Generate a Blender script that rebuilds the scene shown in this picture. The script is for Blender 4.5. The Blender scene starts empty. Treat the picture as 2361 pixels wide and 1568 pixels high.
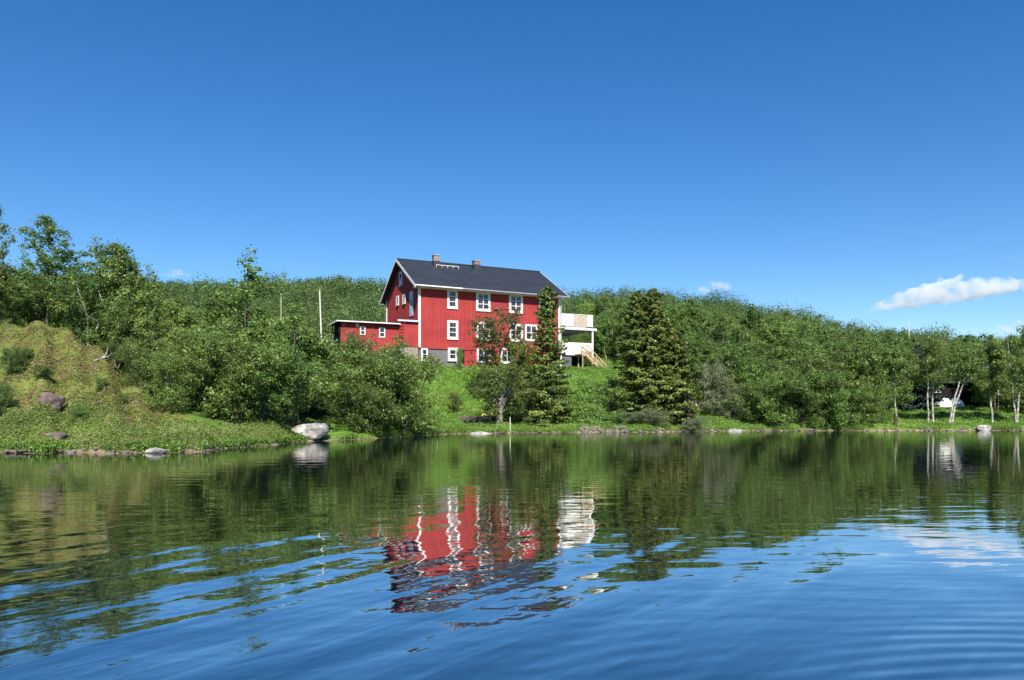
import bpy, math, random
import numpy as np
from mathutils import Vector, noise as mnoise

random.seed(7); RNG = np.random.default_rng(7)
sc = bpy.context.scene
COL = sc.collection
R = math.radians

# ------------------------------------------------------------ camera, sky, sun, exposure
CAM_H = 1.5; F = 740.0; HOR = 414.2            # eye height over the lake, focal length and horizon row in pixels of a 1024 x 680 frame
cd = bpy.data.cameras.new('camera'); cam = bpy.data.objects.new('camera', cd); COL.objects.link(cam)
cam.location = (0, 0, CAM_H); cam.rotation_euler = (R(90), 0, 0)
cd.sensor_width = 36; cd.lens = 36*F/1024; cd.shift_y = (HOR-340)/1024; cd.clip_start = .1; cd.clip_end = 20000
sc.camera = cam
SUN_EL, SUN_AZ = R(43), R(8)
w = bpy.data.worlds.new('World'); sc.world = w; w.use_nodes = True
nt = w.node_tree; bg = nt.nodes['Background']
sky = nt.nodes.new('ShaderNodeTexSky'); sky.sky_type = 'NISHITA'; sky.sun_disc = False
sky.sun_elevation = SUN_EL; sky.sun_rotation = math.pi-SUN_AZ
sky.air_density = 1.0; sky.dust_density = 0.0; sky.ozone_density = 3.0; sky.altitude = 500
hs = nt.nodes.new('ShaderNodeHueSaturation'); hs.inputs['Saturation'].default_value = 1.33; hs.inputs['Hue'].default_value = .504
nt.links.new(sky.outputs[0], hs.inputs['Color']); nt.links.new(hs.outputs[0], bg.inputs['Color'])
bg.inputs['Strength'].default_value = .098
ld = bpy.data.lights.new('sun', 'SUN'); ld.energy = 4.9; ld.angle = R(.5); ld.color = (1, .95, .86)
sun = bpy.data.objects.new('sun', ld); COL.objects.link(sun)
sdir = Vector((math.sin(SUN_AZ)*math.cos(SUN_EL), -math.cos(SUN_AZ)*math.cos(SUN_EL), math.sin(SUN_EL)))
sun.rotation_euler = sdir.to_track_quat('Z', 'Y').to_euler()
sun.location = sdir*60
vs = sc.view_settings; vs.view_transform = 'Standard'; vs.look = 'None'; vs.gamma = 1; vs.exposure = .6
cy = sc.cycles; cy.max_bounces = 16; cy.diffuse_bounces = 4; cy.glossy_bounces = 3; cy.transmission_bounces = 4
cy.volume_bounces = 14; cy.transparent_max_bounces = 8; cy.use_denoising = True; cy.caustics_reflective = False

# ------------------------------------------------------------ helpers
PX = 1706.0; CX = 1180.5; HY = 955.0          # the same frame measured at 2361 pixels wide
def at(X, Y, d): return Vector(((X-CX)/PX*d, d, CAM_H+(HY-Y)/PX*d))
def kx(X): return (X-CX)/PX
def tag(o, label=None, cat=None, group=None, kind=None):
    if label: o['label'] = label
    if cat: o['category'] = cat
    if group: o['group'] = group
    if kind: o['kind'] = kind
    return o
def empty(name, loc=(0,0,0), rz=0):
    o = bpy.data.objects.new(name, None); COL.objects.link(o); o.location = loc; o.rotation_euler = (0,0,rz)
    o.empty_display_size = .2
    return o
def link(name, me, m, parent=None):
    o = bpy.data.objects.new(name, me); COL.objects.link(o)
    if m is not None and not me.materials: me.materials.append(m)
    if parent: o.parent = parent
    return o
def copy_tree(o, parent=None):
    c = o.copy(); COL.objects.link(c); c.parent = parent
    for ch in list(o.children): copy_tree(ch, c)
    return c
def npmesh(name, V, Q, smooth=False, attr=None):
    """V (n,3); Q (m,k) faces of k corners, or a list of such arrays"""
    Qs = Q if isinstance(Q, list) and isinstance(Q[0], np.ndarray) else [Q]
    Qs = [np.asarray(q, np.int32) for q in Qs if len(q)]
    me = bpy.data.meshes.new(name)
    V = np.asarray(V, np.float32)
    me.vertices.add(len(V)); me.vertices.foreach_set('co', V.ravel())
    nl = sum(q.size for q in Qs); npo = sum(len(q) for q in Qs)
    me.loops.add(nl); me.polygons.add(npo)
    me.loops.foreach_set('vertex_index', np.concatenate([q.ravel() for q in Qs]))
    tot = np.concatenate([np.full(len(q), q.shape[1], np.int32) for q in Qs])
    st = np.concatenate([[0], np.cumsum(tot)[:-1]]).astype(np.int32)
    me.polygons.foreach_set('loop_start', st)
    me.update(calc_edges=True)
    if smooth: me.polygons.foreach_set('use_smooth', np.ones(npo, bool))
    if attr is not None:
        for nm, a in attr.items():
            A = me.attributes.new(nm, 'FLOAT', 'POINT'); A.data.foreach_set('value', np.asarray(a, np.float32))
    me.validate(clean_customdata=False)
    return me
class MB:
    def __init__(s): s.v = []; s.f = []
    def add(s, V, Fs):
        n = len(s.v); s.v += [tuple(p) for p in V]; s.f += [tuple(i+n for i in f) for f in Fs]; return s
    def box(s, x0, x1, y0, y1, z0, z1, M=None):
        V = [(x,y,z) for x in (x0,x1) for y in (y0,y1) for z in (z0,z1)]
        if M: V = [M(*p) for p in V]
        return s.add(V, [(0,1,3,2),(4,6,7,5),(0,4,5,1),(2,3,7,6),(0,2,6,4),(1,5,7,3)])
    def bar(s, a, b, wd, ht=None):
        a = Vector(a); b = Vector(b); ht = ht or wd; d = (b-a).normalized()
        up = Vector((0,0,1)) if abs(d.z) < .95 else Vector((0,1,0))
        r = d.cross(up).normalized(); u = r.cross(d)
        V = [p+r*sx*wd/2+u*sz*ht/2 for p in (a,b) for sx,sz in ((-1,-1),(1,-1),(1,1),(-1,1))]
        return s.add(V, [(0,3,2,1),(4,5,6,7),(0,1,5,4),(1,2,6,5),(2,3,7,6),(3,0,4,7)])
    def tube(s, pts, rad, n=8):
        V, Q = tube_np(pts, rad, n); return s.add(V, Q)
    def prism(s, prof, a, b, M):
        """profile of 2-D points carried from a to b by M(t, p, q)"""
        n = len(prof); V = [M(a,*p) for p in prof]+[M(b,*p) for p in prof]
        return s.add(V, [tuple(range(n))[::-1], tuple(range(n,2*n))]+[(i,(i+1)%n,(i+1)%n+n,i+n) for i in range(n)])
    def build(s, name, m, parent=None, bevel=0, smooth=False):
        me = bpy.data.meshes.new(name); me.from_pydata(s.v, [], s.f)
        import bmesh
        bm = bmesh.new(); bm.from_mesh(me); bmesh.ops.recalc_face_normals(bm, faces=bm.faces)
        if bevel: bmesh.ops.bevel(bm, geom=bm.edges, offset=bevel, segments=1, affect='EDGES')
        bm.to_mesh(me); bm.free()
        if smooth: me.polygons.foreach_set('use_smooth', [True]*len(me.polygons))
        return link(name, me, m, parent)
def tube_np(pts, rad, n=6):
    V = []; Q = []
    pts = [Vector(p) for p in pts]; L = len(pts)
    for i, p in enumerate(pts):
        d = (pts[min(i+1,L-1)]-pts[max(i-1,0)]).normalized()
        a = d.cross(Vector((0,1,0)) if abs(d.y) < .9 else Vector((1,0,0))).normalized(); b = d.cross(a)
        r = rad[i] if hasattr(rad, '__len__') else rad
        for k in range(n):
            t = 2*math.pi*k/n; V.append(tuple(p+a*math.cos(t)*r+b*math.sin(t)*r))
    for i in range(L-1):
        for k in range(n):
            Q.append((i*n+k, i*n+(k+1)%n, (i+1)*n+(k+1)%n, (i+1)*n+k))
    return V, Q

# ------------------------------------------------------------ materials
def mat(name, col, rough=.7, spec=.3, noise=None, bump=None, metal=0, coord='Object'):
    """noise = (scale, colour2, [detail]); bump = (scale, strength, distance)"""
    m = bpy.data.materials.new(name); m.use_nodes = True; t = m.node_tree; b = t.nodes['Principled BSDF']
    b.inputs['Base Color'].default_value = (*col, 1); b.inputs['Roughness'].default_value = rough
    b.inputs['Specular IOR Level'].default_value = spec; b.inputs['Metallic'].default_value = metal
    tc = t.nodes.new('ShaderNodeTexCoord')
    if noise:
        n = t.nodes.new('ShaderNodeTexNoise'); n.inputs['Scale'].default_value = noise[0]; n.inputs['Detail'].default_value = 6
        t.links.new(tc.outputs[coord], n.inputs['Vector'])
        r = t.nodes.new('ShaderNodeValToRGB'); r.color_ramp.elements[0].position = .38; r.color_ramp.elements[1].position = .62
        r.color_ramp.elements[0].color = (*col,1); r.color_ramp.elements[1].color = (*noise[1],1)
        t.links.new(n.outputs['Fac'], r.inputs[0]); t.links.new(r.outputs[0], b.inputs['Base Color'])
    if bump:
        n = t.nodes.new('ShaderNodeTexNoise'); n.inputs['Scale'].default_value = bump[0]; n.inputs['Detail'].default_value = 8
        t.links.new(tc.outputs[coord], n.inputs['Vector'])
        bp = t.nodes.new('ShaderNodeBump'); bp.inputs['Strength'].default_value = bump[1]; bp.inputs['Distance'].default_value = bump[2]
        t.links.new(n.outputs['Fac'], bp.inputs['Height']); t.links.new(bp.outputs[0], b.inputs['Normal'])
    return m
def leafmat(name, c0, c1, c2, trans=.38, var=.36, hue=(.474,.510)):
    """per-leaf tone from attribute rnd, per-plant tone from the object's random number"""
    m = bpy.data.materials.new(name); m.use_nodes = True; t = m.node_tree; b = t.nodes['Principled BSDF']
    a = t.nodes.new('ShaderNodeAttribute'); a.attribute_name = 'rnd'
    r = t.nodes.new('ShaderNodeValToRGB'); e = r.color_ramp.elements
    e[0].position = 0; e[0].color = (*c0,1); e[1].position = 1; e[1].color = (*c2,1)
    x = e.new(.55); x.color = (*c1,1)
    t.links.new(a.outputs['Fac'], r.inputs[0])
    oi = t.nodes.new('ShaderNodeObjectInfo')
    h = t.nodes.new('ShaderNodeHueSaturation')
    mr = t.nodes.new('ShaderNodeMapRange'); mr.inputs['To Min'].default_value = hue[0]; mr.inputs['To Max'].default_value = hue[1]
    t.links.new(oi.outputs['Random'], mr.inputs['Value']); t.links.new(mr.outputs[0], h.inputs['Hue'])
    mm = t.nodes.new('ShaderNodeMath'); mm.operation = 'MULTIPLY'; mm.inputs[1].default_value = 7.13
    fr = t.nodes.new('ShaderNodeMath'); fr.operation = 'FRACT'
    t.links.new(oi.outputs['Random'], mm.inputs[0]); t.links.new(mm.outputs[0], fr.inputs[0])
    m2 = t.nodes.new('ShaderNodeMapRange'); m2.inputs['To Min'].default_value = 1-var*.45; m2.inputs['To Max'].default_value = 1+var*1.15
    t.links.new(fr.outputs[0], m2.inputs['Value']); t.links.new(m2.outputs[0], h.inputs['Value'])
    t.links.new(r.outputs[0], h.inputs['Color']); t.links.new(h.outputs[0], b.inputs['Base Color'])
    b.inputs['Roughness'].default_value = .42; b.inputs['Specular IOR Level'].default_value = .38
    tr = t.nodes.new('ShaderNodeBsdfTranslucent'); hh = t.nodes.new('ShaderNodeHueSaturation'); hh.inputs['Value'].default_value = 1.5; hh.inputs['Hue'].default_value = .485
    t.links.new(h.outputs[0], hh.inputs['Color']); t.links.new(hh.outputs[0], tr.inputs['Color'])
    mx = t.nodes.new('ShaderNodeMixShader'); mx.inputs[0].default_value = trans
    t.links.new(b.outputs[0], mx.inputs[1]); t.links.new(tr.outputs[0], mx.inputs[2])
    t.links.new(mx.outputs[0], t.nodes['Material Output'].inputs['Surface'])
    return m
M = {}
M['birch_leaf'] = leafmat('birch_leaf', (.048,.095,.018), (.120,.205,.041), (.24,.34,.10))
M['far_leaf']   = leafmat('far_leaf',   (.048,.090,.022), (.112,.180,.046), (.21,.29,.09), var=0, hue=(.5,.5))
M['willow_leaf']= leafmat('willow_leaf',(.09,.12,.05), (.20,.245,.12), (.34,.38,.24), var=.1, hue=(.49,.51))
M['rowan_leaf'] = leafmat('rowan_leaf', (.045,.085,.02), (.13,.155,.045), (.34,.25,.11))
M['spruce']     = leafmat('spruce_needle', (.018,.042,.007), (.095,.150,.024), (.28,.33,.065), trans=.12, var=.08)
M['spruce_dark']= leafmat('spruce_needle_dark', (.008,.022,.022), (.015,.035,.034), (.03,.055,.045), trans=.08)
M['dead']       = leafmat('dead_needle', (.06,.04,.03), (.13,.085,.07), (.2,.14,.11), trans=.05)
M['heath']      = leafmat('heath_leaf', (.08,.10,.022), (.17,.19,.045), (.28,.28,.09), trans=.2, var=0, hue=(.5,.5))
M['heath_brown']= leafmat('heath_brown', (.10,.075,.035), (.20,.145,.06), (.30,.23,.11), trans=.1, var=0, hue=(.5,.5))
M['bank']       = leafmat('bank_leaf', (.11,.15,.03), (.20,.27,.06), (.33,.37,.14), trans=.3, var=0, hue=(.5,.5))
M['grass']      = leafmat('grass_blade', (.09,.165,.024), (.165,.285,.045), (.27,.40,.10), trans=.3, var=0, hue=(.5,.5))
M['birch_bark'] = mat('birch_bark', (.55,.52,.45), .8, .2, noise=(5,(.16,.14,.12)))
M['old_bark']   = mat('old_bark', (.40,.36,.30), .9, .2, noise=(5,(.10,.085,.07)))
M['grey_bark']  = mat('grey_bark', (.20,.17,.14), .9, .2, noise=(6,(.08,.065,.05)))
M['brown_bark'] = mat('brown_bark', (.12,.08,.055), .9, .2, noise=(6,(.05,.035,.025)))
M['rock_pale']  = mat('pale_rock', (.53,.49,.44), .85, .2, noise=(2.6,(.20,.19,.18)), bump=(5,.8,.08))
M['rock_brown'] = mat('brown_rock', (.24,.17,.15), .9, .2, noise=(3,(.11,.085,.08)), bump=(5,.7,.08))
M['stone']      = mat('shore_stone', (.27,.22,.18), .85, .2, noise=(4,(.11,.095,.08)), bump=(7,.6,.05))
M['red']        = mat('red_paint', (.40,.054,.052), .8, .15, noise=(.9,(.32,.043,.043)))
M['white']      = mat('white_paint', (.80,.79,.75), .5, .3, noise=(2.5,(.74,.73,.68)))
M['blue_white'] = mat('blue_white_paint', (.52,.60,.64), .5, .3)
M['ply']        = mat('bare_board', (.52,.42,.34), .7, .2, noise=(3,(.44,.35,.28)))
M['wood']       = mat('raw_wood', (.58,.42,.24), .8, .2, noise=(5,(.40,.28,.15)))
M['grey_wood']  = mat('grey_wood', (.17,.18,.21), .85, .2, noise=(4,(.12,.13,.15)))
M['found']      = mat('grey_foundation', (.19,.18,.185), .9, .2, noise=(3,(.15,.145,.15)))
M['plinth']     = mat('pale_plinth', (.30,.25,.20), .9, .2)
M['roof']       = mat('black_sheet_roof', (.026,.031,.042), .55, .35, noise=(.7,(.033,.038,.050)))
M['brick']      = mat('chimney_brick', (.19,.12,.09), .9, .2, noise=(5,(.34,.28,.21)))
M['glass']      = mat('window_glass', (.014,.022,.026), .05, 1.0, bump=(1.5,.15,.02))
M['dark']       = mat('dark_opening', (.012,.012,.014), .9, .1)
M['metal']      = mat('zinc_metal', (.45,.47,.5), .4, .5, metal=.5)
M['cabin']      = mat('cabin_wood', (.016,.012,.013), .85, .2, noise=(3,(.02,.014,.013)))
M['cabinroof']  = mat('cabin_roof', (.06,.065,.075), .7, .3)
M['tarp']       = mat('white_tarpaulin', (.82,.83,.82), .5, .3)
M['yellow']     = mat('yellow_board', (.75,.62,.16), .7, .2)
M['soil']       = mat('dark_log', (.075,.058,.045), .95, .1, noise=(8,(.16,.14,.11)))
M['pole']       = mat('pole_white', (.64,.61,.50), .6, .3)

# ------------------------------------------------------------ ground
SH = np.array([(-900,30),(0,28.6),(350,28.6),(470,29.8),(560,33.5),(640,36.5),(700,40),(860,45),(930,49),(980,53),(1100,57),(1300,60),(1500,61.5),(1700,66),(1900,67),(2361,67.5),(3200,70)], float)
def shore(k): 
    k = np.asarray(k, float)
    return np.interp(k, (SH[:,0]-CX)/PX, SH[:,1]) + .35*np.sin(k*61)+.22*np.sin(k*143+1)
COLS = [(-900,[(0,0),(4,1.5),(10,5),(20,7),(60,12),(270,50)]),
 (-100,[(0,0),(2,.7),(4.5,1.9),(7,3.5),(11,6.3),(20,6.7),(40,8),(120,22),(270,50)]),
 (60, [(0,0),(2,.7),(4.5,1.9),(7,3.4),(11,6.15),(20,6.5),(40,8),(120,22),(270,51)]),
 (150,[(0,0),(2,.7),(4.5,1.9),(7,3.4),(10.3,6.0),(20,6.5),(40,8),(120,22),(270,51)]),
 (215,[(0,0),(2,.7),(4.5,1.8),(7,3.3),(9.2,4.8),(20,5.4),(40,7.5),(120,21),(270,51)]),
 (300,[(0,0),(2,.65),(4.5,1.5),(7.5,2.9),(20,4.2),(40,7),(120,20),(270,51)]),
 (400,[(0,0),(2,.6),(4.5,1.1),(10,2.0),(30,5),(60,9),(270,51)]),
 (560,[(0,0),(1.5,.45),(4,.9),(10,1.8),(30,5),(60,9),(270,51)]),
 (700,[(0,0),(2,.5),(4,.8),(10,2),(25,5.5),(55,9.5),(260,51)]),
 (860,[(0,0),(2,.4),(5,1.2),(12,3),(20,6.3),(30,7),(60,11),(250,50)]),
 (980,[(0,0),(1.5,.45),(8,1.1),(11.5,2.9),(16.5,5.7),(18.5,6.2),(22,6.7),(36,7.4),(60,12),(100,20),(245,50)]),
 (1150,[(0,0),(1,.35),(5,.9),(9,2.5),(15.5,5.8),(17.5,6.3),(22,6.8),(36,7.6),(60,12),(100,20),(240,44)]),
 (1300,[(0,0),(1,.35),(5,1.0),(9,2.5),(15.5,5.9),(18,6.4),(23,6.95),(28,7.6),(35,8.5),(60,13),(90,20.5),(140,22),(250,34)]),
 (1400,[(0,0),(1,.4),(4.5,1.1),(10,3.0),(16,5.6),(25,7.8),(45,12),(90,20.5),(140,22),(250,28)]),
 (1500,[(0,0),(1,.4),(4,1.0),(14,4.8),(25,8),(50,13),(90,21),(140,22),(250,26)]),
 (1640,[(0,0),(1,.4),(3,.9),(12,3.7),(25,7),(50,13),(88,20),(150,22),(250,25)]),
 (1800,[(0,0),(1,.4),(3,.8),(8,2),(20,5),(50,11.5),(85,16.5),(150,18.5),(250,21)]),
 (2050,[(0,0),(1,.4),(3,.7),(8,1.2),(22,2.7),(30,4.5),(60,9),(85,13.5),(150,16.8),(250,24)]),
 (2361,[(0,0),(1,.4),(3,.6),(8,1.1),(22,2.5),(30,3.6),(60,7.5),(85,10.5),(150,14.5),(250,21)]),
 (3200,[(0,0),(1,.4),(3,.6),(8,1.1),(22,2.5),(30,3.5),(60,6.5),(85,9),(150,12),(250,17)])]
CK = np.array([(c[0]-CX)/PX for c in COLS])
def zground(x, y, detail=True):
    x = np.asarray(x, float); y = np.asarray(y, float); k = x/np.maximum(y,1); s = y-shore(k)
    Z = np.stack([np.interp(s, [p[0] for p in c[1]]+[3000], [p[1] for p in c[1]]+[c[1][-1][1]*1.05]) for c in COLS])
    k = np.clip(k, CK[0], CK[-1]-1e-6)
    i = np.clip(np.searchsorted(CK, k, side='right')-1, 0, len(CK)-2)
    t = (k-CK[i])/(CK[i+1]-CK[i]); t = t*t*(3-2*t)
    ii = np.arange(Z.shape[1]) if Z.ndim > 1 else None
    z = Z[i,ii]*(1-t)+Z[i+1,ii]*t if ii is not None else Z[i]*(1-t)+Z[i+1]*t
    z = np.where(s < 0, s*.16, z)
    if detail:
        a = np.clip(s/6, 0, 1)
        z = z + a*(.16*np.sin(x*.9+np.sin(y*.7))*np.sin(y*.8+1)+.09*np.sin(x*2.3+y*1.1)*np.sin(y*1.9-x*.6)+.05*np.sin(x*5.1)*np.sin(y*4.3+x))
        hk = np.clip((-.5-k)/.05, 0, 1)*np.clip(s/3, 0, 1)*np.clip((16-s)/4, 0, 1)
        z = z + hk*(.13*np.sin(x*1.7+2*np.sin(y*1.1))*np.sin(y*1.6)+.12*np.sin(x*3.9+y*2.7))
        z = z + np.clip((s-90)/60,0,1)*(1.6*np.sin(x*.075+1.2*np.sin(y*.03))+1.1*np.sin(x*.031+y*.05)+.7*np.sin(x*.19+2)-2.4)
        # grassy knoll beside and behind the balcony
        z = z + 6.3*np.exp(-(((x-8.6)/3.6)**2+((y-96)/6.0)**2)**2)
    return z
def zg1(x, y): return float(zground(np.array([x]), np.array([y]))[0])

kk = np.concatenate([np.linspace(-1.7,-.8,20), np.linspace(-.79,.79,420), np.linspace(.8,1.7,20)])
dd = np.concatenate([np.linspace(3,26,10), np.linspace(27,95,240), np.linspace(96,340,110), np.array([400,500,700,1000,1600,3000,6000])])
KK, DD = np.meshgrid(kk, dd); XX = KK*DD; YY = DD
ZZ = zground(XX.ravel(), YY.ravel()).reshape(XX.shape)
n1, n2 = XX.shape
idx = np.arange(n1*n2).reshape(n1, n2)
Q = np.stack([idx[:-1,:-1], idx[:-1,1:], idx[1:,1:], idx[1:,:-1]], -1).reshape(-1,4)
S = DD-shore(KK)
def bump01(x, a, b): return np.clip((x-a)/(b-a), 0, 1)
heath = bump01(-KK, .40, .50)*bump01(S, 1.5, 5)*(1-bump01(S, 14, 18))
heath = np.maximum(heath, .5*bump01(-KK,.3,.4)*(1-bump01(S,1,4)))
stony = (1-bump01(S, .0, .45))
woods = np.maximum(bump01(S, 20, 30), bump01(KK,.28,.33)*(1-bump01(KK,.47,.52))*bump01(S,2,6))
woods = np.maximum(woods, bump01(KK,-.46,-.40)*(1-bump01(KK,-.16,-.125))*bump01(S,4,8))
gm = npmesh('ground', np.stack([XX,YY,ZZ],-1).reshape(-1,3), Q, True, {'heath':heath.ravel(),'stony':stony.ravel(),'woods':woods.ravel()})
def ground_material():
    m = bpy.data.materials.new('ground'); m.use_nodes = True; t = m.node_tree; b = t.nodes['Principled BSDF']; L = t.links.new
    g = t.nodes.new('ShaderNodeNewGeometry')
    def nz(s, d=6, dist=0):
        n = t.nodes.new('ShaderNodeTexNoise'); n.inputs['Scale'].default_value = s; n.inputs['Detail'].default_value = d
        n.inputs['Distortion'].default_value = dist; L(g.outputs['Position'], n.inputs['Vector']); return n.outputs['Fac']
    def ramp(f, *st):
        r = t.nodes.new('ShaderNodeValToRGB'); e = r.color_ramp.elements
        e[0].position, e[0].color = st[0][0], (*st[0][1],1); e[1].position, e[1].color = st[-1][0], (*st[-1][1],1)
        for p, c in st[1:-1]: x = e.new(p); x.color = (*c,1)
        L(f, r.inputs[0]); return r.outputs[0]
    def attr(nm): a = t.nodes.new('ShaderNodeAttribute'); a.attribute_name = nm; return a.outputs['Fac']
    def mix(f, a, c):
        x = t.nodes.new('ShaderNodeMix'); x.data_type = 'RGBA'; L(f, x.inputs[0]); L(a, x.inputs[6]); L(c, x.inputs[7]); return x.outputs[2]
    def soft(f, n, gain=1.0):     # edge of a zone broken up by noise
        a = t.nodes.new('ShaderNodeMath'); a.operation = 'MULTIPLY_ADD'; a.inputs[1].default_value = 1.6; L(f, a.inputs[0])
        s_ = t.nodes.new('ShaderNodeMath'); s_.operation = 'SUBTRACT'; L(n, s_.inputs[0]); s_.inputs[1].default_value = .8; L(s_.outputs[0], a.inputs[2])
        c = t.nodes.new('ShaderNodeMapRange'); c.inputs['From Min'].default_value = .0; c.inputs['From Max'].default_value = .5; L(a.outputs[0], c.inputs['Value']); return c.outputs[0]
    lawn = ramp(nz(.55,8,.4), (.3,(.085,.19,.022)), (.5,(.14,.262,.04)), (.7,(.22,.34,.07)))
    hea = ramp(nz(.9,9,.6), (.3,(.05,.055,.02)), (.40,(.16,.12,.05)), (.48,(.13,.17,.035)), (.62,(.20,.21,.06)), (.75,(.19,.12,.065)))
    stn = ramp(nz(2.5,9), (.35,(.07,.06,.03)), (.5,(.24,.19,.12)), (.7,(.42,.34,.26)))
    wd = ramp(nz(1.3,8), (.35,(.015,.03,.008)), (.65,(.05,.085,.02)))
    c = mix(soft(attr('heath'), nz(1.1,6)), lawn, hea)
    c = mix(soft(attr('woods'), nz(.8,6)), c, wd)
    c = mix(soft(attr('stony'), nz(2.0,6)), c, stn)
    L(c, b.inputs['Base Color']); b.inputs['Roughness'].default_value = .95; b.inputs['Specular IOR Level'].default_value = .1
    bp = t.nodes.new('ShaderNodeBump'); bp.inputs['Strength'].default_value = .9; bp.inputs['Distance'].default_value = .25
    L(nz(3.2,9), bp.inputs['Height']); L(bp.outputs[0], b.inputs['Normal'])
    return m
tag(link('ground', gm, ground_material()), kind='structure')

# ------------------------------------------------------------ lake
def water_material():
    m = bpy.data.materials.new('lake_water'); m.use_nodes = True; t = m.node_tree; b = t.nodes['Principled BSDF']; L = t.links.new
    b.inputs['Base Color'].default_value = (.012,.030,.050,1); b.inputs['Roughness'].default_value = .6; b.inputs['Specular IOR Level'].default_value = 0
    gl = t.nodes.new('ShaderNodeBsdfGlossy'); gl.inputs['Roughness'].default_value = .02
    lw = t.nodes.new('ShaderNodeLayerWeight'); lw.inputs['Blend'].default_value = .5
    fr = t.nodes.new('ShaderNodeMapRange'); fr.inputs['From Min'].default_value = .45; fr.inputs['From Max'].default_value = .86
    fr.inputs['To Min'].default_value = .12; fr.inputs['To Max'].default_value = .97
    L(lw.outputs['Facing'], fr.inputs['Value']); mx = t.nodes.new('ShaderNodeMixShader'); L(fr.outputs[0], mx.inputs[0])
    L(b.outputs[0], mx.inputs[1]); L(gl.outputs[0], mx.inputs[2]); L(mx.outputs[0], t.nodes['Material Output'].inputs['Surface'])
    g = t.nodes.new('ShaderNodeNewGeometry')
    def math_(op, a, c=None, v=None, v2=None):
        n = t.nodes.new('ShaderNodeMath'); n.operation = op
        for i, q in enumerate((a, c)):
            if q is not None: L(q, n.inputs[i])
        if v is not None: n.inputs[1].default_value = v
        if v2 is not None: n.inputs[2].default_value = v2
        return n.outputs[0]
    def nz(ang, sx, sy, detail=1.5, dist=0.3, off=0):
        mp = t.nodes.new('ShaderNodeMapping'); mp.vector_type = 'POINT'
        mp.inputs['Rotation'].default_value = (0,0,R(ang)); mp.inputs['Location'].default_value = (off,off*.7,0)
        sc_ = t.nodes.new('ShaderNodeMapping'); sc_.inputs['Scale'].default_value = (sx,sy,1)
        L(g.outputs['Position'], mp.inputs['Vector']); L(mp.outputs[0], sc_.inputs['Vector'])
        n = t.nodes.new('ShaderNodeTexNoise'); n.inputs['Scale'].default_value = 1; n.inputs['Detail'].default_value = detail
        n.inputs['Roughness'].default_value = .4; n.inputs['Distortion'].default_value = dist
        L(sc_.outputs[0], n.inputs['Vector']); return n.outputs['Fac']
    sep = t.nodes.new('ShaderNodeSeparateXYZ'); L(g.outputs['Position'], sep.inputs[0])
    def mrange(v, a, b_, c, d):
        n = t.nodes.new('ShaderNodeMapRange'); n.interpolation_type = 'SMOOTHSTEP'
        for nm, q in zip(('From Min','From Max','To Min','To Max'), (a,b_,c,d)): n.inputs[nm].default_value = q
        L(v, n.inputs['Value']); return n.outputs[0]
    near = mrange(sep.outputs['Y'], 6.0, 13, 1, .10)     # calmer towards the far shore
    # swell from the boat, crests running away to the right
    h1 = math_('MULTIPLY', nz(-57, .32, 1.15, 1.0, .5), near)
    h1 = math_('MULTIPLY', h1, v=.042)
    # rings round a point to the right of the camera
    vd = t.nodes.new('ShaderNodeVectorMath'); vd.operation = 'DISTANCE'; L(g.outputs['Position'], vd.inputs[0]); vd.inputs[1].default_value = (3.4,-.6,0)
    wob = nz(20, .5, .5, 1, 0, 4)
    ph = math_('MULTIPLY_ADD', vd.outputs['Value'], None, v=2*math.pi/.21); 
    ph = math_('ADD', ph, math_('MULTIPLY', wob, v=9.0))
    sn = math_('SINE', ph)
    rg = math_('MULTIPLY', sn, mrange(vd.outputs['Value'], 5.0, 7.5, 1, 0))
    rg = math_('MULTIPLY', rg, mrange(nz(0,.6,.6,1,0,9), .35,.65,.1,1))
    h2 = math_('MULTIPLY', rg, v=.0011)
    # small horizontal ripples everywhere
    h3 = math_('MULTIPLY', nz(4, .55, 2.2, 2.0, .2, 3), v=.0065)
    h4 = math_('MULTIPLY', nz(-12, 1.6, 6.0, 2.0, .2, 7), v=.0018)
    h5 = math_('MULTIPLY', math_('MULTIPLY', nz(-52, 1.1, 5.2, 2.0, .3, 11), mrange(sep.outputs['Y'], 4.5, 9, 1, .15)), v=.0062)
    h = math_('ADD', math_('ADD', math_('ADD', h1, h5), h2), math_('ADD', h3, h4))
    bp = t.nodes.new('ShaderNodeBump'); bp.inputs['Strength'].default_value = 1; bp.inputs['Distance'].default_value = 1
    L(h, bp.inputs['Height']); L(bp.outputs[0], b.inputs['Normal']); L(bp.outputs[0], gl.inputs['Normal']); L(bp.outputs[0], lw.inputs['Normal'])
    return m
wv = [(-900,-300,0),(900,-300,0),(900,400,0),(-900,400,0)]
tag(link('lake_water', npmesh('lake_water', wv, [[0,1,2,3]]), water_material()), kind='structure')

# ------------------------------------------------------------ plants
def leaves(C, N, size, rng, elong=1.5):
    """one small diamond per point C facing about N; returns V, Q"""
    n = len(C); N = N/np.maximum(np.linalg.norm(N, axis=1, keepdims=True), 1e-6)
    r = rng.normal(size=(n,3)); a = np.cross(N, r); a /= np.maximum(np.linalg.norm(a, axis=1, keepdims=True), 1e-6)
    b = np.cross(N, a); s = (size*rng.uniform(.6,1.35,n))[:,None]
    V = np.stack([C-a*s*elong/2, C-b*s/2, C+a*s*elong/2, C+b*s/2], 1).reshape(-1,3)
    Q = np.arange(4*n).reshape(n,4); return V, Q
def unit(v): return v/np.maximum(np.linalg.norm(v, axis=-1, keepdims=True), 1e-9)

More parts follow.
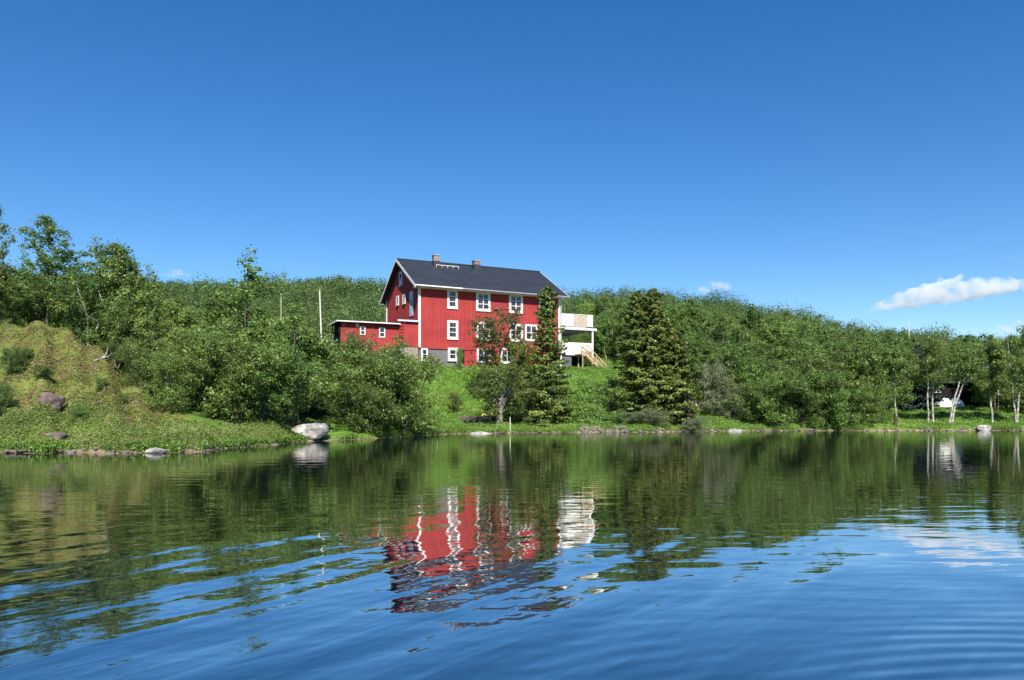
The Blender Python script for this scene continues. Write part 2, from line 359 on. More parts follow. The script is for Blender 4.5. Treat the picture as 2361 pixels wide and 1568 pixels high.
def birch_parts(seed, h, w, nleaf, size, stems=1, base=.22, clump=.42, top=.8, lean=0, spread_stem=.25, trunk_r=.09, conical=False):
    rng = np.random.default_rng(seed); TV = []; TQ = []; off = 0; CC = []; CR = []
    def addtube(pts, rad, n=5):
        nonlocal off
        V, Q = tube_np(pts, rad, n); TV.extend(V); TQ.extend([tuple(i+off for i in q) for q in Q]); off += len(V)
    for s in range(stems):
        a0 = rng.uniform(0, 6.28); sp = spread_stem*w*(stems > 1)*rng.uniform(.4,1.2)
        hh = h*rng.uniform(.82, 1.0) if s else h*.97
        tipx, tipy = math.cos(a0)*sp+lean, math.sin(a0)*sp
        w1, w2 = rng.normal(0,.03*h,2)
        P = []
        for i in range(9):
            t = i/8
            P.append(((tipx*t+w1*math.sin(t*4)+.02*h*math.sin(t*9+s)), tipy*t+w2*math.sin(t*3.3), t*hh))
        P = np.array(P); r0 = trunk_r*rng.uniform(.8,1.1)
        addtube([tuple(p) for p in P], [r0*(1-t/8.6)**.8 for t in range(9)], 7)
        nb = int(20/stems**.5)*(2 if conical else 1)
        for j in range(nb):
            t = base+(1-base)*(j+rng.uniform(0,1))/nb; t = min(t, .985)
            p0 = np.array([np.interp(t, np.linspace(0,1,9), P[:,c]) for c in range(3)])
            u = (t-base)/(1-base)
            prof = (math.sin(min(1,(u*.9+.12))*math.pi)**.55)*(1-u**3*top)*w*.5*rng.uniform(.6,1.25)
            if conical: prof = w*.5*(1-u**1.7*.88)*rng.uniform(.55,1.15)*min(1,.45+u*3)
            ang = rng.uniform(0,6.28); up = rng.uniform(.25,.8)+u*.5
            dirv = np.array([math.cos(ang), math.sin(ang), up]); dirv /= np.linalg.norm(dirv)
            ln = prof*1.15
            mid = p0+dirv*ln*.5+np.array([0,0,.06*ln]); end = p0+dirv*ln+np.array([0,0,-.12*ln])
            br = r0*.38*(1-u*.6)
            addtube([tuple(p0), tuple(mid), tuple(end)], [br, br*.6, br*.22], 4)
            m = max(2, int(ln/clump*2.1))
            for q in range(m):
                f = .3+.75*(q+rng.uniform(0,1))/m
                c = p0*(1-f)+end*f+rng.normal(0, clump*.45, 3)
                CC.append(c); CR.append(clump*rng.uniform(.5,1.15))
        CC.append(P[-1]); CR.append(clump*.55); CC.append(P[-2]); CR.append(clump*.75)
    CC = np.array(CC); CR = np.array(CR)
    pick = rng.choice(len(CC), nleaf, p=CR**2/np.sum(CR**2))
    d = unit(rng.normal(size=(nleaf,3))); rad = np.minimum(np.abs(rng.normal(0,.62,nleaf))+.12, 1.7)
    d[:,2] *= .75
    C = CC[pick]+d*(rad*CR[pick])[:,None]
    axis = C.copy(); axis[:,2] = 0; axis[:,2] += .25
    N = .8*d+.42*rng.normal(size=(nleaf,3))+np.array([0,0,.42])
    C[:,2] = np.maximum(C[:,2], .05)
    V, Q = leaves(C, N, size, rng)
    ctone = rng.normal(0,.13,len(CC))[pick]
    rnd = np.clip(rng.uniform(0,1,nleaf)*.75+.12+ctone, 0, 1)
    return (np.array(TV), TQ), (V, Q, np.repeat(rnd,4))
def make_plant(name, args, leaf, bark, crown_name='crown', trunk_name='trunk'):
    (TV,TQ),(V,Q,r) = birch_parts(**args)
    root = empty(name)
    link(trunk_name, npmesh(trunk_name, TV, TQ, True), bark, root)
    link(crown_name, npmesh(crown_name, V, Q, False, {'rnd':r}), leaf, root)
    return root
def make_spruce(name, seed, h, w, leaf, nb=150, per=42, size=.2, prof=None, lean=0, col=True):
    rng = np.random.default_rng(seed)
    prof = prof or (lambda t: (1-t)**.8)
    TV, TQ = tube_np([(lean*t/6,0,h*t/6) for t in range(7)], [.16*(1-t/6.3)+.01 for t in range(7)], 7)
    TV = list(TV); TQ = list(TQ); Cs = []; Ns = []; Ts = []
    for i in range(nb):
        t = ((i+rng.uniform(0,1))/nb)**1.15
        z0 = h*(.03+.96*t); ln = w*.5*prof(t)*rng.choice([.55,.8,1.0,1.0,1.25])*rng.uniform(.8,1.12)+.1; a = i*2.399+rng.uniform(-.35,.35)
        dirx, diry = math.cos(a), math.sin(a); droop = -.42*(1-t)+.30*t+rng.normal(0,.09)
        n = int(per*(.35+.65*ln/(w*.5))); f = rng.uniform(.18,1,n)**.75
        side = rng.normal(0,.5,n)*.36*ln*(1-f*.65)
        z = z0+ln*f*droop+.22*ln*f**2.2*(1.1-t)
        sag = np.abs(rng.normal(0,.09,n))*(.6+ln*.45)
        x = lean*z0/h+dirx*ln*f-diry*side; y = diry*ln*f+dirx*side
        Cs.append(np.stack([x,y,z-sag],-1))
        nn = np.stack([dirx*.55+rng.normal(0,.42,n), diry*.55+rng.normal(0,.42,n), rng.normal(.55,.4,n)],-1); Ns.append(nn)
        Ts.append(np.clip(rng.uniform(0,.8,n)+.1+.25*(f-.6)+rng.normal(0,.12), 0, 1))
        e = (lean*z0/h+dirx*ln*.9, diry*ln*.9, z0+ln*.9*droop+.15*ln)
        v, q = tube_np([(lean*z0/h,0,z0), e], [.035*(1-t)+.008,.006], 3); o = len(TV); TV += v; TQ += [tuple(k+o for k in g) for g in q]
    C = np.concatenate(Cs); C[:,2] = np.maximum(C[:,2], .06)
    V, Q = leaves(C, np.concatenate(Ns), size, rng, 2.0)
    root = empty(name)
    link('trunk', npmesh('trunk', TV, TQ, True), M['brown_bark'], root)
    link('crown', npmesh('crown', V, Q, False, {'rnd':np.repeat(np.concatenate(Ts),4)}), leaf, root)
    return root

# one of each kind
BIRCH = [dict(seed=s, h=6.5, w=w, nleaf=19000, size=.084, stems=st, base=b, clump=c) for s,w,st,b,c in
         ((11,4.4,1,.16,.46),(12,3.8,2,.14,.42),(13,4.8,3,.12,.5),(14,4.0,1,.2,.45),(15,5.0,2,.1,.5),(16,3.6,1,.15,.40))]
PROTO = {}; USED = set()
def proto(key, fn):
    if key not in PROTO: PROTO[key] = fn()
    return PROTO[key]
def place(key, fn, x, y, h, h0, label, cat='tree', group=None, wide=1.0, dz=0, rz=None):
    p = proto(key, fn)
    if key in USED: p = copy_tree(p)
    USED.add(key)
    s = h/h0; p.location = (x, y, zg1(x,y)-.06+dz); p.rotation_euler = (random.uniform(-.04,.04), random.uniform(-.04,.04), random.uniform(0,6.28) if rz is None else rz)
    p.scale = (s*wide, s*wide, s)
    for kq in ('label','category','group'):
        if kq in p: del p[kq]
    tag(p, label, cat, group); return p
def birch(x, y, h, label, group=None, kind=None, wide=1.0, rz=None):
    i = random.randrange(len(BIRCH)) if kind is None else kind
    bark = M['birch_bark'] if i in (0,3,4) else M['grey_bark']
    return place(('b',i), lambda: make_plant('birch_tree', BIRCH[i], M['birch_leaf'], bark), x, y, h, 6.5, label, 'tree', group, wide, rz=rz)
BUSH = [dict(seed=s, h=4.5, w=w, nleaf=24000, size=.074, stems=st, base=.03, clump=.45, top=.55, spread_stem=.42, trunk_r=.05) for s,w,st in ((31,5.6,7),(32,5.0,6),(33,5.2,8))]
def bush(x, y, h, label, group=None, kind=None, wide=1.0, leaf='birch_leaf', name='leafy_shrub', cat='shrub', rz=None):
    i = random.randrange(3) if kind is None else kind
    return place(('s',i,leaf), lambda: make_plant(name, BUSH[i], M[leaf], M['grey_bark'], 'foliage', 'stem'), x, y, h, 4.5, label, cat, group, wide, rz=rz)

# --- named trees on the left
def pos(X, d): return ((X-CX)/PX*d, d)
def htop(X, Ytop, d):
    x, y = pos(X, d); return CAM_H+(HY-Ytop)/PX*d-zg1(x, y)
def B(X, d, Ytop, label, **k): x, y = pos(X, d); return birch(x, y, htop(X,Ytop,d), label, **k)
def SHR(X, d, Ytop, label, **k): x, y = pos(X, d); return bush(x, y, htop(X,Ytop,d), label, **k)
AIRY = dict(seed=51, h=7, w=4.3, nleaf=8500, size=.080, stems=1, base=.2, clump=.34, conical=True, trunk_r=.045)
AIRY2 = dict(seed=54, h=7, w=3.2, nleaf=6500, size=.080, stems=1, base=.2, clump=.32, conical=True, trunk_r=.05)
def airy(X, d, Ytop, label, a=AIRY, key='a', wide=1.0):
    x, y = pos(X, d); return place((key,), lambda: make_plant('birch_tree', a, M['birch_leaf'], M['grey_bark']), x, y, htop(X,Ytop,d), 7, label, 'tree', 'tall birches above the left wood', wide)
airy(112, 44, 497, 'tall airy birch with sky showing through, standing above the wood behind the knoll', wide=1.35)
airy(-8, 41, 468, 'tallest dark birch cut off by the left edge of the photo', wide=.8)
airy(222, 48, 550, 'thin pale topped birch just left of the broad rounded birch', AIRY2, 'a2', 1.2)
B(275, 45, 568, 'broad rounded birch with bare pale stem, rising above the wood behind the knoll', kind=3, wide=1.0)
airy(565, 47, 577, 'lone slim birch poking above the skyline left of the white flagpole', AIRY2, 'a2', 1.25)
airy(340, 47, 612, 'small wispy birch at the right shoulder of the broad rounded birch', AIRY2, 'a2', .8)
airy(60, 46, 575, 'short wispy birch between the tall airy birch and the left edge', AIRY2, 'a2', .9)

PTS = []
def scatter(n, Xr, dr, ylim, hr, label, group, fn=birch, mind=1.7, front=False, wide=(.85,1.15)):
    c = 0; tries = 0
    while c < n and tries < n*60:
        tries += 1
        d = math.sqrt(random.uniform(dr[0]**2, dr[1]**2)); X = random.uniform(*Xr); x, y = pos(X, d)
        if any((x-a)**2+(y-b)**2 < mind**2 for a, b in PTS): continue
        yl = ylim(X) if callable(ylim) else ylim
        hm = htop(X, yl+random.uniform(0,14), d)
        if hm < hr[0]: continue
        h = min(random.uniform(*hr), hm)
        PTS.append((x,y)); fn(x, y, h, label, group=group, wide=random.uniform(*wide)); c += 1
    return c
lim = lambda pts: (lambda X: float(np.interp(X, [p[0] for p in pts], [p[1] for p in pts])))
SKY_L = lim([(-200,590),(0,600),(60,630),(150,625),(230,600),(300,610),(350,650),(400,678),(560,676),(640,680),(680,715),(715,795),(780,805),(860,805)])
scatter(38, (-170,340), (40.5,60), SKY_L, (3.6,6), 'green mountain birch in the wood standing behind the heathery knoll', 'birches behind the heathery knoll', mind=1.5)
scatter(40, (330,700), (41,62), SKY_L, (4.5,7.5), 'green mountain birch in the dense wood between the knoll and the white flagpole', 'birches between the knoll and the flagpole', mind=1.7)
scatter(8, (640,735), (50,66), SKY_L, (4.5,7.5), 'green mountain birch in the dense wood just left of the white flagpole', 'birches beside the flagpole', mind=1.8)
# front row, crowns down to the bank
SHR(250, 38.8, 790, 'leafy shrub on the crown of the knoll beside the bleached branch', wide=.8)
SHR(330, 37.2, 800, 'leafy birch shrub rising where the heathery knoll ends')
SHR(410, 35.6, 815, 'broad birch shrub, first to reach down to the bank right of the knoll')
SHR(470, 37.0, 780, 'tall dense birch shrub behind the bank, right of the knoll shrubs')
SHR(540, 37.8, 765, 'tall dark based birch shrub over the bright green bank')
SHR(600, 39.4, 790, 'dense birch shrub left of the pale boulder, dark at its foot')
SHR(648, 44.3, 775, 'dense birch shrub behind the pale boulder', wide=.9)
SHR(30, 35.5, 800, 'low leafy shrub on the knoll at the left edge', wide=.8)
SHR(2, 32.5, 880, 'dark low shrub on the knoll slope at the left edge', wide=.5)
for X, d, Yt, wdt, lb in ((95,34.6,842,1.5,'flat dark bush lying across the knoll above the brown rock'),(62,36.6,800,1.2,'low bush high on the knoll near the left edge'),
                          (232,34.2,868,.9,'small low bush beside the foot of the bleached branch'),(180,31.6,935,1.1,'flat bush right of the brown rock on the knoll'),
                          (285,34.4,905,1.1,'low bush where the knoll slopes down to the shrubs'),(40,31.2,965,1.4,'low leafy bush in the bank plants near the left shore'),
                          (300,31.0,985,1.5,'low leafy bush in the bank plants below the knoll shrubs'),(560,35.6,985,1.3,'low bright bush on the bank before the tall shrubs'),
                          (668,40.6,985,1.0,'low leafy bush at the left side of the pale boulder'),(745,43.4,985,1.0,'low leafy bush at the right side of the pale boulder')):
    SHR(X, d, Yt, lb, wide=wdt, kind=1, name='low_shrub')
SHR(803, 47.2, 818, 'left part of the broad green shrub thicket between boulder and lawn', group='shrub thicket between the boulder and the lawn', kind=0, wide=.85)
SHR(872, 48.6, 790, 'middle, highest shrub of the green thicket below the low red annex', group='shrub thicket between the boulder and the lawn', kind=1, wide=1.05)
SHR(938, 50.4, 818, 'right shrub of the green thicket, next to the open lawn', group='shrub thicket between the boulder and the lawn', kind=2, wide=.85)
SHR(850, 46.0, 880, 'low front shrub of the green thicket leaning over the water', group='shrub thicket between the boulder and the lawn', kind=2)
SHR(752, 58, 815, 'shrub behind the thicket at the foot of the flagpole', kind=1, wide=.9)

SHR(838, 49.3, 772, 'small rowan bush with reddish brown leaves, topping the green thicket before the low annex', leaf='rowan_leaf', wide=.45, name='rowan_shrub', kind=0)
# --- spruces by the lawn
def prof1(t): return float(np.interp(t, [0,.08,.18,.32,.45,.55,.65,.8,.92,1], [.8,1,1,.92,.72,.55,.42,.36,.28,.06]))
x, y = pos(1262, 63); s1 = make_spruce('spruce_tree', 71, htop(1262, 655, 63), 5.2, M['spruce'], nb=230, per=170, size=.105, prof=prof1)
s1.location = (x, y, zg1(x,y)-.1); tag(s1, 'tall narrow topped spruce standing before the right end of the red house', 'tree', 'spruces on the lawn')
def prof2(t): return (.7+.3*math.sin(min(1,t*4)*math.pi/2)) if t < .25 else max(.1, (1-(t-.25)/.76)**.6)
for X, d, Yt, wd, sd, lb in ((1468,67.5,668,4.3,72,'left top of the three close spruces right of the balcony'),
                             (1506,66.5,662,4.6,73,'tallest, middle one of the three close spruces right of the balcony'),
                             (1552,66.0,752,4.2,74,'short right one of the three close spruces, olive green to the ground')):
    x, y = pos(X, d); s = make_spruce('spruce_tree', sd, htop(X,Yt,d), wd, M['spruce'], nb=240, per=180, size=.108, prof=prof2)
    s.location = (x, y, zg1(x,y)-.1); tag(s, lb, 'tree', 'spruces on the lawn')
x, y = pos(1588, 65.0); s = make_spruce('dead_spruce', 75, htop(1588,908,65), 1.5, M['dead'], nb=60, per=26, size=.12)
s.location = (x, y, zg1(x,y)); tag(s, 'small dead brown spruce at the right foot of the three close spruces', 'tree')
x, y = pos(2118, 82); s = make_spruce('dark_spruce', 76, htop(2118,795,82), 5.0, M['spruce_dark'], nb=110, per=60, size=.22, prof=lambda t:(1-t)**.55)
s.location = (x, y, zg1(x,y)); tag(s, 'dark bluish spruce left of the dark cabin on the right shore', 'tree')

# --- small trees in front of the house
LOWB = dict(seed=81, h=5, w=5.6, nleaf=14000, size=.085, stems=3, base=.15, clump=.42, top=.6, lean=.5, trunk_r=.21, spread_stem=.3)
x, y = pos(1150, 60.3); place(('low',), lambda: make_plant('birch_tree', LOWB, M['birch_leaf'], M['old_bark']), x, y, htop(1150,838,60.3), 5, 'crooked old birch with thick pale trunk on the lawn by the log pile', 'tree', rz=.3)
ROW = dict(seed=84, h=7, w=5.6, nleaf=6500, size=.09, stems=2, base=.40, clump=.42, top=.5, trunk_r=.10, spread_stem=.2)
x, y = pos(1150, 66); place(('row',), lambda: make_plant('rowan_tree', ROW, M['rowan_leaf'], M['brown_bark']), x, y, htop(1145,712,66), 7, 'reddish brown leaved rowan before the middle windows of the red house', 'tree', rz=1.0)
ROW2 = dict(seed=86, h=5, w=3.8, nleaf=7000, size=.085, stems=2, base=.25, clump=.4, top=.5, trunk_r=.08)
x, y = pos(1200, 64.5); place(('row2',), lambda: make_plant('birch_tree', ROW2, M['birch_leaf'], M['brown_bark']), x, y, htop(1200,785,64.5), 5, 'green birch with dark trunk between the rowan and the narrow spruce', 'tree', rz=1.0)
SHR(1050, 63.5, 905, 'small dark shrub at the left end of the log pile', kind=0, wide=.55)
SHR(1105, 66.8, 862, 'green shrub under the rowan at the house wall', kind=1, wide=.6)
SHR(1060, 72.2, 800, 'dark green climbing shrub beside the basement door', kind=2, wide=.28)
SHR(1215, 62.5, 895, 'dark shrub at the left foot of the narrow spruce', kind=1, wide=.9)
SHR(1425, 63.0, 955, 'low bright green shrub on the bank left of the grey willows', kind=2, wide=1.1)
SHR(1436, 66.5, 890, 'dark shrub at the left foot of the three close spruces', kind=0, wide=.7)
for X, d, Yt, wdt, lb in ((1462,62.8,950,1.7,'low grey green willow at the water, left of a pair'),(1505,63.0,945,1.8,'low grey green willow at the water, right of a pair'),
                     (1650,69.4,838,.9,'tall pale grey leaved willow right of the three close spruces'),(1688,68.6,885,.9,'lower pale grey willow leaning over the bright bank'),
                     (1600,62.9,962,1.3,'low olive willow hanging over the stones below the dead spruce'),
                     (1800,67.7,950,1.2,'small grey willow above the stones on the right bank'),(962,54.6,968,1.0,'small grey willow at the left end of the lawn')):
    SHR(X, d, Yt, lb, leaf='willow_leaf', wide=wdt, name='willow_shrub', kind=0 if wdt > 1 else 1, cat='shrub', group='grey willows along the bank')

# --- right wood
SKY_R = lim([(1280,680),(1330,656),(1400,678),(1480,680),(1600,684),(1660,704),(1760,706),(1840,720),(2000,732),(2100,738),(2250,752),(2361,765),(2600,790)])
scatter(26, (1610,2050), (69.5,77), 775, (4.5,8.5), 'leafy birch in the front row of the wood along the right bank', 'front row birches of the right wood', mind=2.0, wide=(.95,1.2))
for X, d, Yt, lb in ((1720,69.0,880,'low dense shrub over the bank at the left start of the right wood'),(1775,68.4,862,'leafy shrub hanging low at the bank beside the grey willow'),
                     (1850,67.9,850,'tall dark shrub hanging over the water in the right wood'),(1910,67.9,862,'dark shrub touching the water in the middle of the right wood'),
                     (1965,68.3,870,'leafy shrub at the right end of the hanging thicket'),(2020,69.6,890,'small green shrub where the right lawn begins'),
                     (1880,69.4,820,'high shrub behind the thicket touching the water')):
    SHR(X, d, Yt, lb, group='shrubs along the right bank')
scatter(40, (1600,2070), (77,96), SKY_R, (6,9), 'leafy birch in the middle of the wood on the right slope', 'birches in the middle of the right wood', mind=2.3)
scatter(6, (1330,1420), (104,114), SKY_R, (5,8.5), 'birch on the wooded slope between the balcony and the three spruces', 'birches behind the three spruces', mind=2.3)
scatter(28, (1395,1640), (84,112), SKY_R, (5,8.5), 'birch on the wooded slope between the balcony and the three spruces', 'birches behind the three spruces', mind=2.3)
scatter(20, (2040,2450), (97,112), SKY_R, (6,9), 'birch in the wood behind the dark cabin', 'birches behind the dark cabin', mind=2.3)
scatter(6, (2290,2430), (78,86), 775, (6,8.0), 'birch on the lawn around the dark cabin', 'birches around the dark cabin', mind=3.2)
# white stemmed birches on the right lawn
def stem_tree(X, d, Ytop, stems, label, seed, base_c=.42, w=4.2):
    """stems: list of screen-free (dx,dy at the crown) leans in metres"""
    x, y = pos(X, d); h = htop(X, Ytop, d); rng = np.random.default_rng(seed)
    root = empty('birch_tree', (x, y, zg1(x,y)-.05)); tag(root, label, 'tree', 'white stemmed birches on the right lawn')
    CC = []; CR = []
    for i, (dx, dy, dx0) in enumerate(stems):
        hh = h*rng.uniform(.85,1)
        P = [(dx0+dx*(t/8)**1.2+.05*math.sin(t*1.9+i), dy*(t/8), hh*t/8) for t in range(9)]
        rr = .085; V, Q = tube_np(P, [rr*(1-t/9)+.015 for t in range(9)], 8)
        link('trunk', npmesh('trunk', V, Q, True), M['birch_bark'], root)
        P = np.array(P); lv = []; lq = []
        for j in range(17):
            t = base_c+(1-base_c)*j/17; p0 = np.array([np.interp(t, np.linspace(0,1,9), P[:,c]) for c in range(3)])
            a = rng.uniform(0,6.28); ln = w*.5*math.sin(min(1,.25+(t-base_c)/(1-base_c)*.75)*math.pi)**.6*rng.uniform(.6,1.15)
            e = p0+np.array([math.cos(a),math.sin(a),.45])*ln
            v, q = tube_np([tuple(p0),tuple(e)], [.03,.008], 4); o = len(lv); lv += v; lq += [tuple(k+o for k in g) for g in q]
            for qn in range(4):
                f = .35+.7*qn/3; CC.append(p0*(1-f)+e*f+rng.normal(0,.2,3)); CR.append(rng.uniform(.28,.55))
        link('branches', npmesh('branches', lv, lq, True), M['grey_bark'], root)
    CC = np.array(CC); CR = np.array(CR); n = 11000
    pick = rng.choice(len(CC), n, p=CR**2/sum(CR**2)); dv = unit(rng.normal(size=(n,3)))
    C = CC[pick]+dv*(CR[pick]*rng.uniform(.2,1,n)**.5)[:,None]
    V, Q = leaves(C, .8*dv+.5*rng.normal(size=(n,3))+np.array([0,0,.3]), .10, rng)
    link('crown', npmesh('crown', V, Q, False, {'rnd':np.repeat(np.clip(rng.uniform(0,1,n)*.8+.1+rng.normal(0,.12,len(CC))[pick],0,1),4)}), M['birch_leaf'], root)
    return root
stem_tree(2145, 70.4, 772, [(-.1,0,-.22),(.25,.3,.22)], 'twin stemmed birch with two upright white trunks left of the leaning pair', 91)
stem_tree(2190, 70.0, 800, [(1.9,.2,-.05),(2.7,.6,.15)], 'birch whose two slender trunks lean far right before the dark cabin', 92, base_c=.55, w=3.4)
stem_tree(2288, 70.6, 800, [(-.3,.4,0)], 'birch with one short thick white trunk right of the dark cabin', 93, w=4.4)
stem_tree(2343, 70.8, 755, [(-.7,.2,-.05),(1.1,.1,.05)], 'birch with a wide V of two white trunks at the right edge', 94, base_c=.40, w=4.4)
stem_tree(2066, 69.8, 800, [(-.2,.2,0)], 'birch with dark broken stub beside it at the left end of the right lawn', 95, w=3.6)
stem_tree(2395, 71.5, 760, [(.1,.2,0)], 'birch beyond the V shaped trunks, mostly outside the right edge', 97, w=4.4)

# --- the far wood: thousands of trees that read as one mass
def far_wood():
    rng = np.random.default_rng(5); Vs = []; Qs = []; Rs = []; off = 0
    def batch(n, kr, dr, nl, size, hr, skip=None):
        nonlocal off
        d = np.sqrt(rng.uniform(dr[0]**2, dr[1]**2, n)); k = rng.uniform(kr[0], kr[1], n); X = k*d
        keep = np.ones(n, bool)
        if skip is not None: keep = ~skip(k, d)
        d, k, X = d[keep], k[keep], X[keep]; n = len(d); Z = zground(X, d)
        h = rng.uniform(hr[0], hr[1], n)*(1+.15*(rng.uniform(size=n) > .96)); wdt = h*rng.uniform(.24,.46,n)
        tone = rng.normal(0,.21,n)-.35*(rng.uniform(size=n) > .93)+.18*np.sin(X*.11+2*np.sin(d*.045))*np.sin(d*.09+X*.03)
        nc = 9      # a handful of clumps per crown
        cc = unit(rng.normal(size=(n,nc,3))); cc[...,2] = rng.uniform(-1,1,(n,nc)); sh = np.sqrt(np.clip(1-cc[...,2]**2*.8,0,1))
        cx = cc[...,0]*wdt[:,None]*sh*.8; cyy = cc[...,1]*wdt[:,None]*sh*.8; cz = (.55+.30*cc[...,2])*h[:,None]
        pk = rng.integers(0, nc, (n,nl)); ii = np.arange(n)[:,None]
        dv = unit(rng.normal(size=(n,nl,3))); rr = (wdt*.55)[:,None]*rng.uniform(.3,1,(n,nl))**.5
        C = np.stack([X[:,None]+cx[ii,pk]+dv[...,0]*rr, d[:,None]+cyy[ii,pk]+dv[...,1]*rr, Z[:,None]+cz[ii,pk]+dv[...,2]*rr*1.2], -1).reshape(-1,3)
        N = (.9*dv+.4*rng.normal(size=dv.shape)+np.array([0,0,.35])).reshape(-1,3)
        V, Q = leaves(C, N, size, rng, 1.4)
        Vs.append(V); Qs.append(Q+off); off += len(V)
        Rs.append(np.repeat(np.clip((rng.uniform(0,1,(n,nl))*.6+.2+tone[:,None]).ravel(),0,1),4))
    nearmask = lambda k, d: ((k > -.72)&(k < -.26)&(d < 64)) | ((k > -.30)&(k < -.13)&(d < 92)) | ((k >= -.13)&(k < .09)&(d < 104)) | ((k > .07)&(k < .125)&(d < 108)) | ((k > .25)&(k < .75)&(d < 98)) | ((k>=.1)&(k<=.26)&(d<100))
    batch(2500, (-1.0,1.0), (60,165), 780, .165, (3.6,7.6), nearmask)
    batch(5000, (-.85,.85), (160,335), 210, .40, (3.5,8.6))
    return npmesh('far_wood', np.concatenate(Vs), np.concatenate(Qs), False, {'rnd':np.concatenate(Rs)})
tag(link('far_wood', far_wood(), M['far_leaf']), 'birch wood covering the hills behind the house', 'wood', kind='stuff')

# ------------------------------------------------------------ ground cover
def cover(name, n, region, size, leaf, label, cat, rel=.45, seed=3, tall=0.0, tuft=6):
    rng = np.random.default_rng(seed); C = []
    P = region(rng, n); z = zground(P[:,0], P[:,1]); m = z > -.02; P = P[m]; z = z[m]
    c = np.stack([P[:,0],P[:,1],z],-1); tone = np.clip(.5+.28*np.sin(c[:,0]*.9+2*np.sin(c[:,1]*.55))*np.sin(c[:,1]*1.1+1.5*np.sin(c[:,0]*.7))+rng.normal(0,.16,len(c)),0,1)
    c = np.repeat(c, tuft, 0); tone = np.repeat(tone, tuft)+rng.normal(0,.14,len(c))
    rad = size*2.2; k = len(c); o = rng.normal(size=(k,3)); o[:,2] = np.abs(o[:,2])*rel; c = c+o*rad*.5
    c[:,2] += tall*rng.uniform(0,1,k)
    V, Q = leaves(c, unit(o)+.5*rng.normal(size=(k,3))+np.array([0,0,.5]), size, rng, 1.5)
    return tag(link(name, npmesh(name, V, Q, False, {'rnd':np.repeat(np.clip(tone,0,1),4)}), leaf), label, cat, kind='stuff')
def reg(Xr, sr, patch=None):
    def f(rng, n):
        X = rng.uniform(*Xr, n); k = (X-CX)/PX; s = sr[0]+(sr[1]-sr[0])*rng.uniform(0,1,n); d = shore(k)+s; P = np.stack([k*d, d], -1)
        if patch is not None:
            q = np.sin(P[:,0]*patch[0]+1.3*np.sin(P[:,1]*1.3+patch[1]))*np.sin(P[:,1]*patch[0]*1.3+1.1*np.sin(P[:,0]*.9))+rng.normal(0,.35,n)
            P = P[q > patch[2]]
        return P
    return f
cover('heath_plants', 26000, reg((-150,420),(.6,14),(1.1,.3,-.35)), .042, M['heath'], 'low green crowberry and grass tufts on the knoll', 'ground cover', seed=3)
cover('heather', 11500, reg((-150,380),(3,14),(1.0,2.3,.30)), .045, M['heath_brown'], 'brown heather patches on the knoll', 'ground cover', seed=4)
cover('bank_plants', 34000, reg((-150,760),(.3,4.6),(.8,1.0,-.25)), .042, M['bank'], 'bright green plants along the left bank', 'ground cover', seed=5, tall=.15)
cover('lawn_grass', 45000, reg((950,1760),(.3,19)), .07, M['grass'], 'rough green grass on the slope below the house', 'grass', seed=6, tall=.12, tuft=5)
cover('right_bank_grass', 26000, reg((1700,2480),(.4,26)), .07, M['grass'], 'green grass on the right shore', 'grass', seed=7, tall=.12, tuft=5)
cover('slope_grass', 9000, reg((1330,1500),(18,36)), .085, M['grass'], 'rough green grass on the rise behind the wooden stairs', 'grass', seed=16, tall=.12, tuft=5)
cover('shore_grass', 14000, reg((-150,2480),(-.05,.55),(.9,.6,-.1)), .055, M['grass'], 'grass tufts hanging over the waterline', 'grass', seed=17, tall=.3, tuft=6, rel=.7)
cover('bank_herbs', 2500, reg((1330,1440),(2,13),(.9,.5,.0)), .14, M['birch_leaf'], 'leafy herbs on the slope below the stairs', 'ground cover', seed=8, tall=.45, tuft=9)

# ------------------------------------------------------------ rocks
def rock_mesh(seed, sx, sy, sz, rough=.22, sub=4):
    import bmesh
    bm = bmesh.new(); bmesh.ops.create_icosphere(bm, subdivisions=sub, radius=1)
    o = Vector((seed*3.1, seed*1.7, seed*.9))
    for v in bm.verts:
        p = v.co.copy(); n = mnoise.noise(p*1.1+o)*rough*1.6+mnoise.noise(p*2.7+o)*rough*.6+mnoise.noise(p*6+o)*rough*.2
        q = p*(1+n)
        q = Vector([math.copysign(abs(c)**.85, c) for c in q])
        v.co = Vector((q.x*sx, q.y*sy, q.z*sz))
    me = bpy.data.meshes.new('rock'); bm.to_mesh(me); bm.free()
    me.polygons.foreach_set('use_smooth', [True]*len(me.polygons)); return me
def rock(name, X, d, wd, dp, ht, m, label, seed, sink=.3, rz=0, dz=None, cat='rock'):
    x, y = pos(X, d); o = link(name, rock_mesh(seed, wd/2, dp/2, ht/2), M[m]); o.location = (x, y, (max(zg1(x,y),0) if dz is None else dz)+ht/2*(1-sink*2)); o.rotation_euler = (0,0,rz)
    return tag(o, label, cat)
bld = rock('boulder', 706, 41.4, 2.3, 1.5, 1.15, 'rock_pale', 'large pale boulder on the bank left of the green thicket', 3, .12, .2, dz=.10)
for v in bld.data.vertices:        # wedge: low toe at the left, overhanging foot at the right
    t = (v.co.x+1.25)/2.5; f = .45+.55*min(1, max(0, t)*1.5)
    v.co.z = v.co.z*f-(1-f)*.25
    if v.co.z < 0 and t > .6: v.co.x -= (-v.co.z)*.8*(t-.6)/.4
rock('boulder', 118, 32.6, 1.0, .9, .75, 'rock_brown', 'reddish brown rock half sunk in the heathery knoll', 5, .2)
rock('boulder', 128, 30.2, 1.1, .7, .4, 'rock_brown', 'dark low rock in the plants just above the left shore', 6, .25)
rock('boulder', 360, 28.6, .7, .5, .26, 'rock_pale', 'pale flat stone at the water below the knoll', 7, .25)
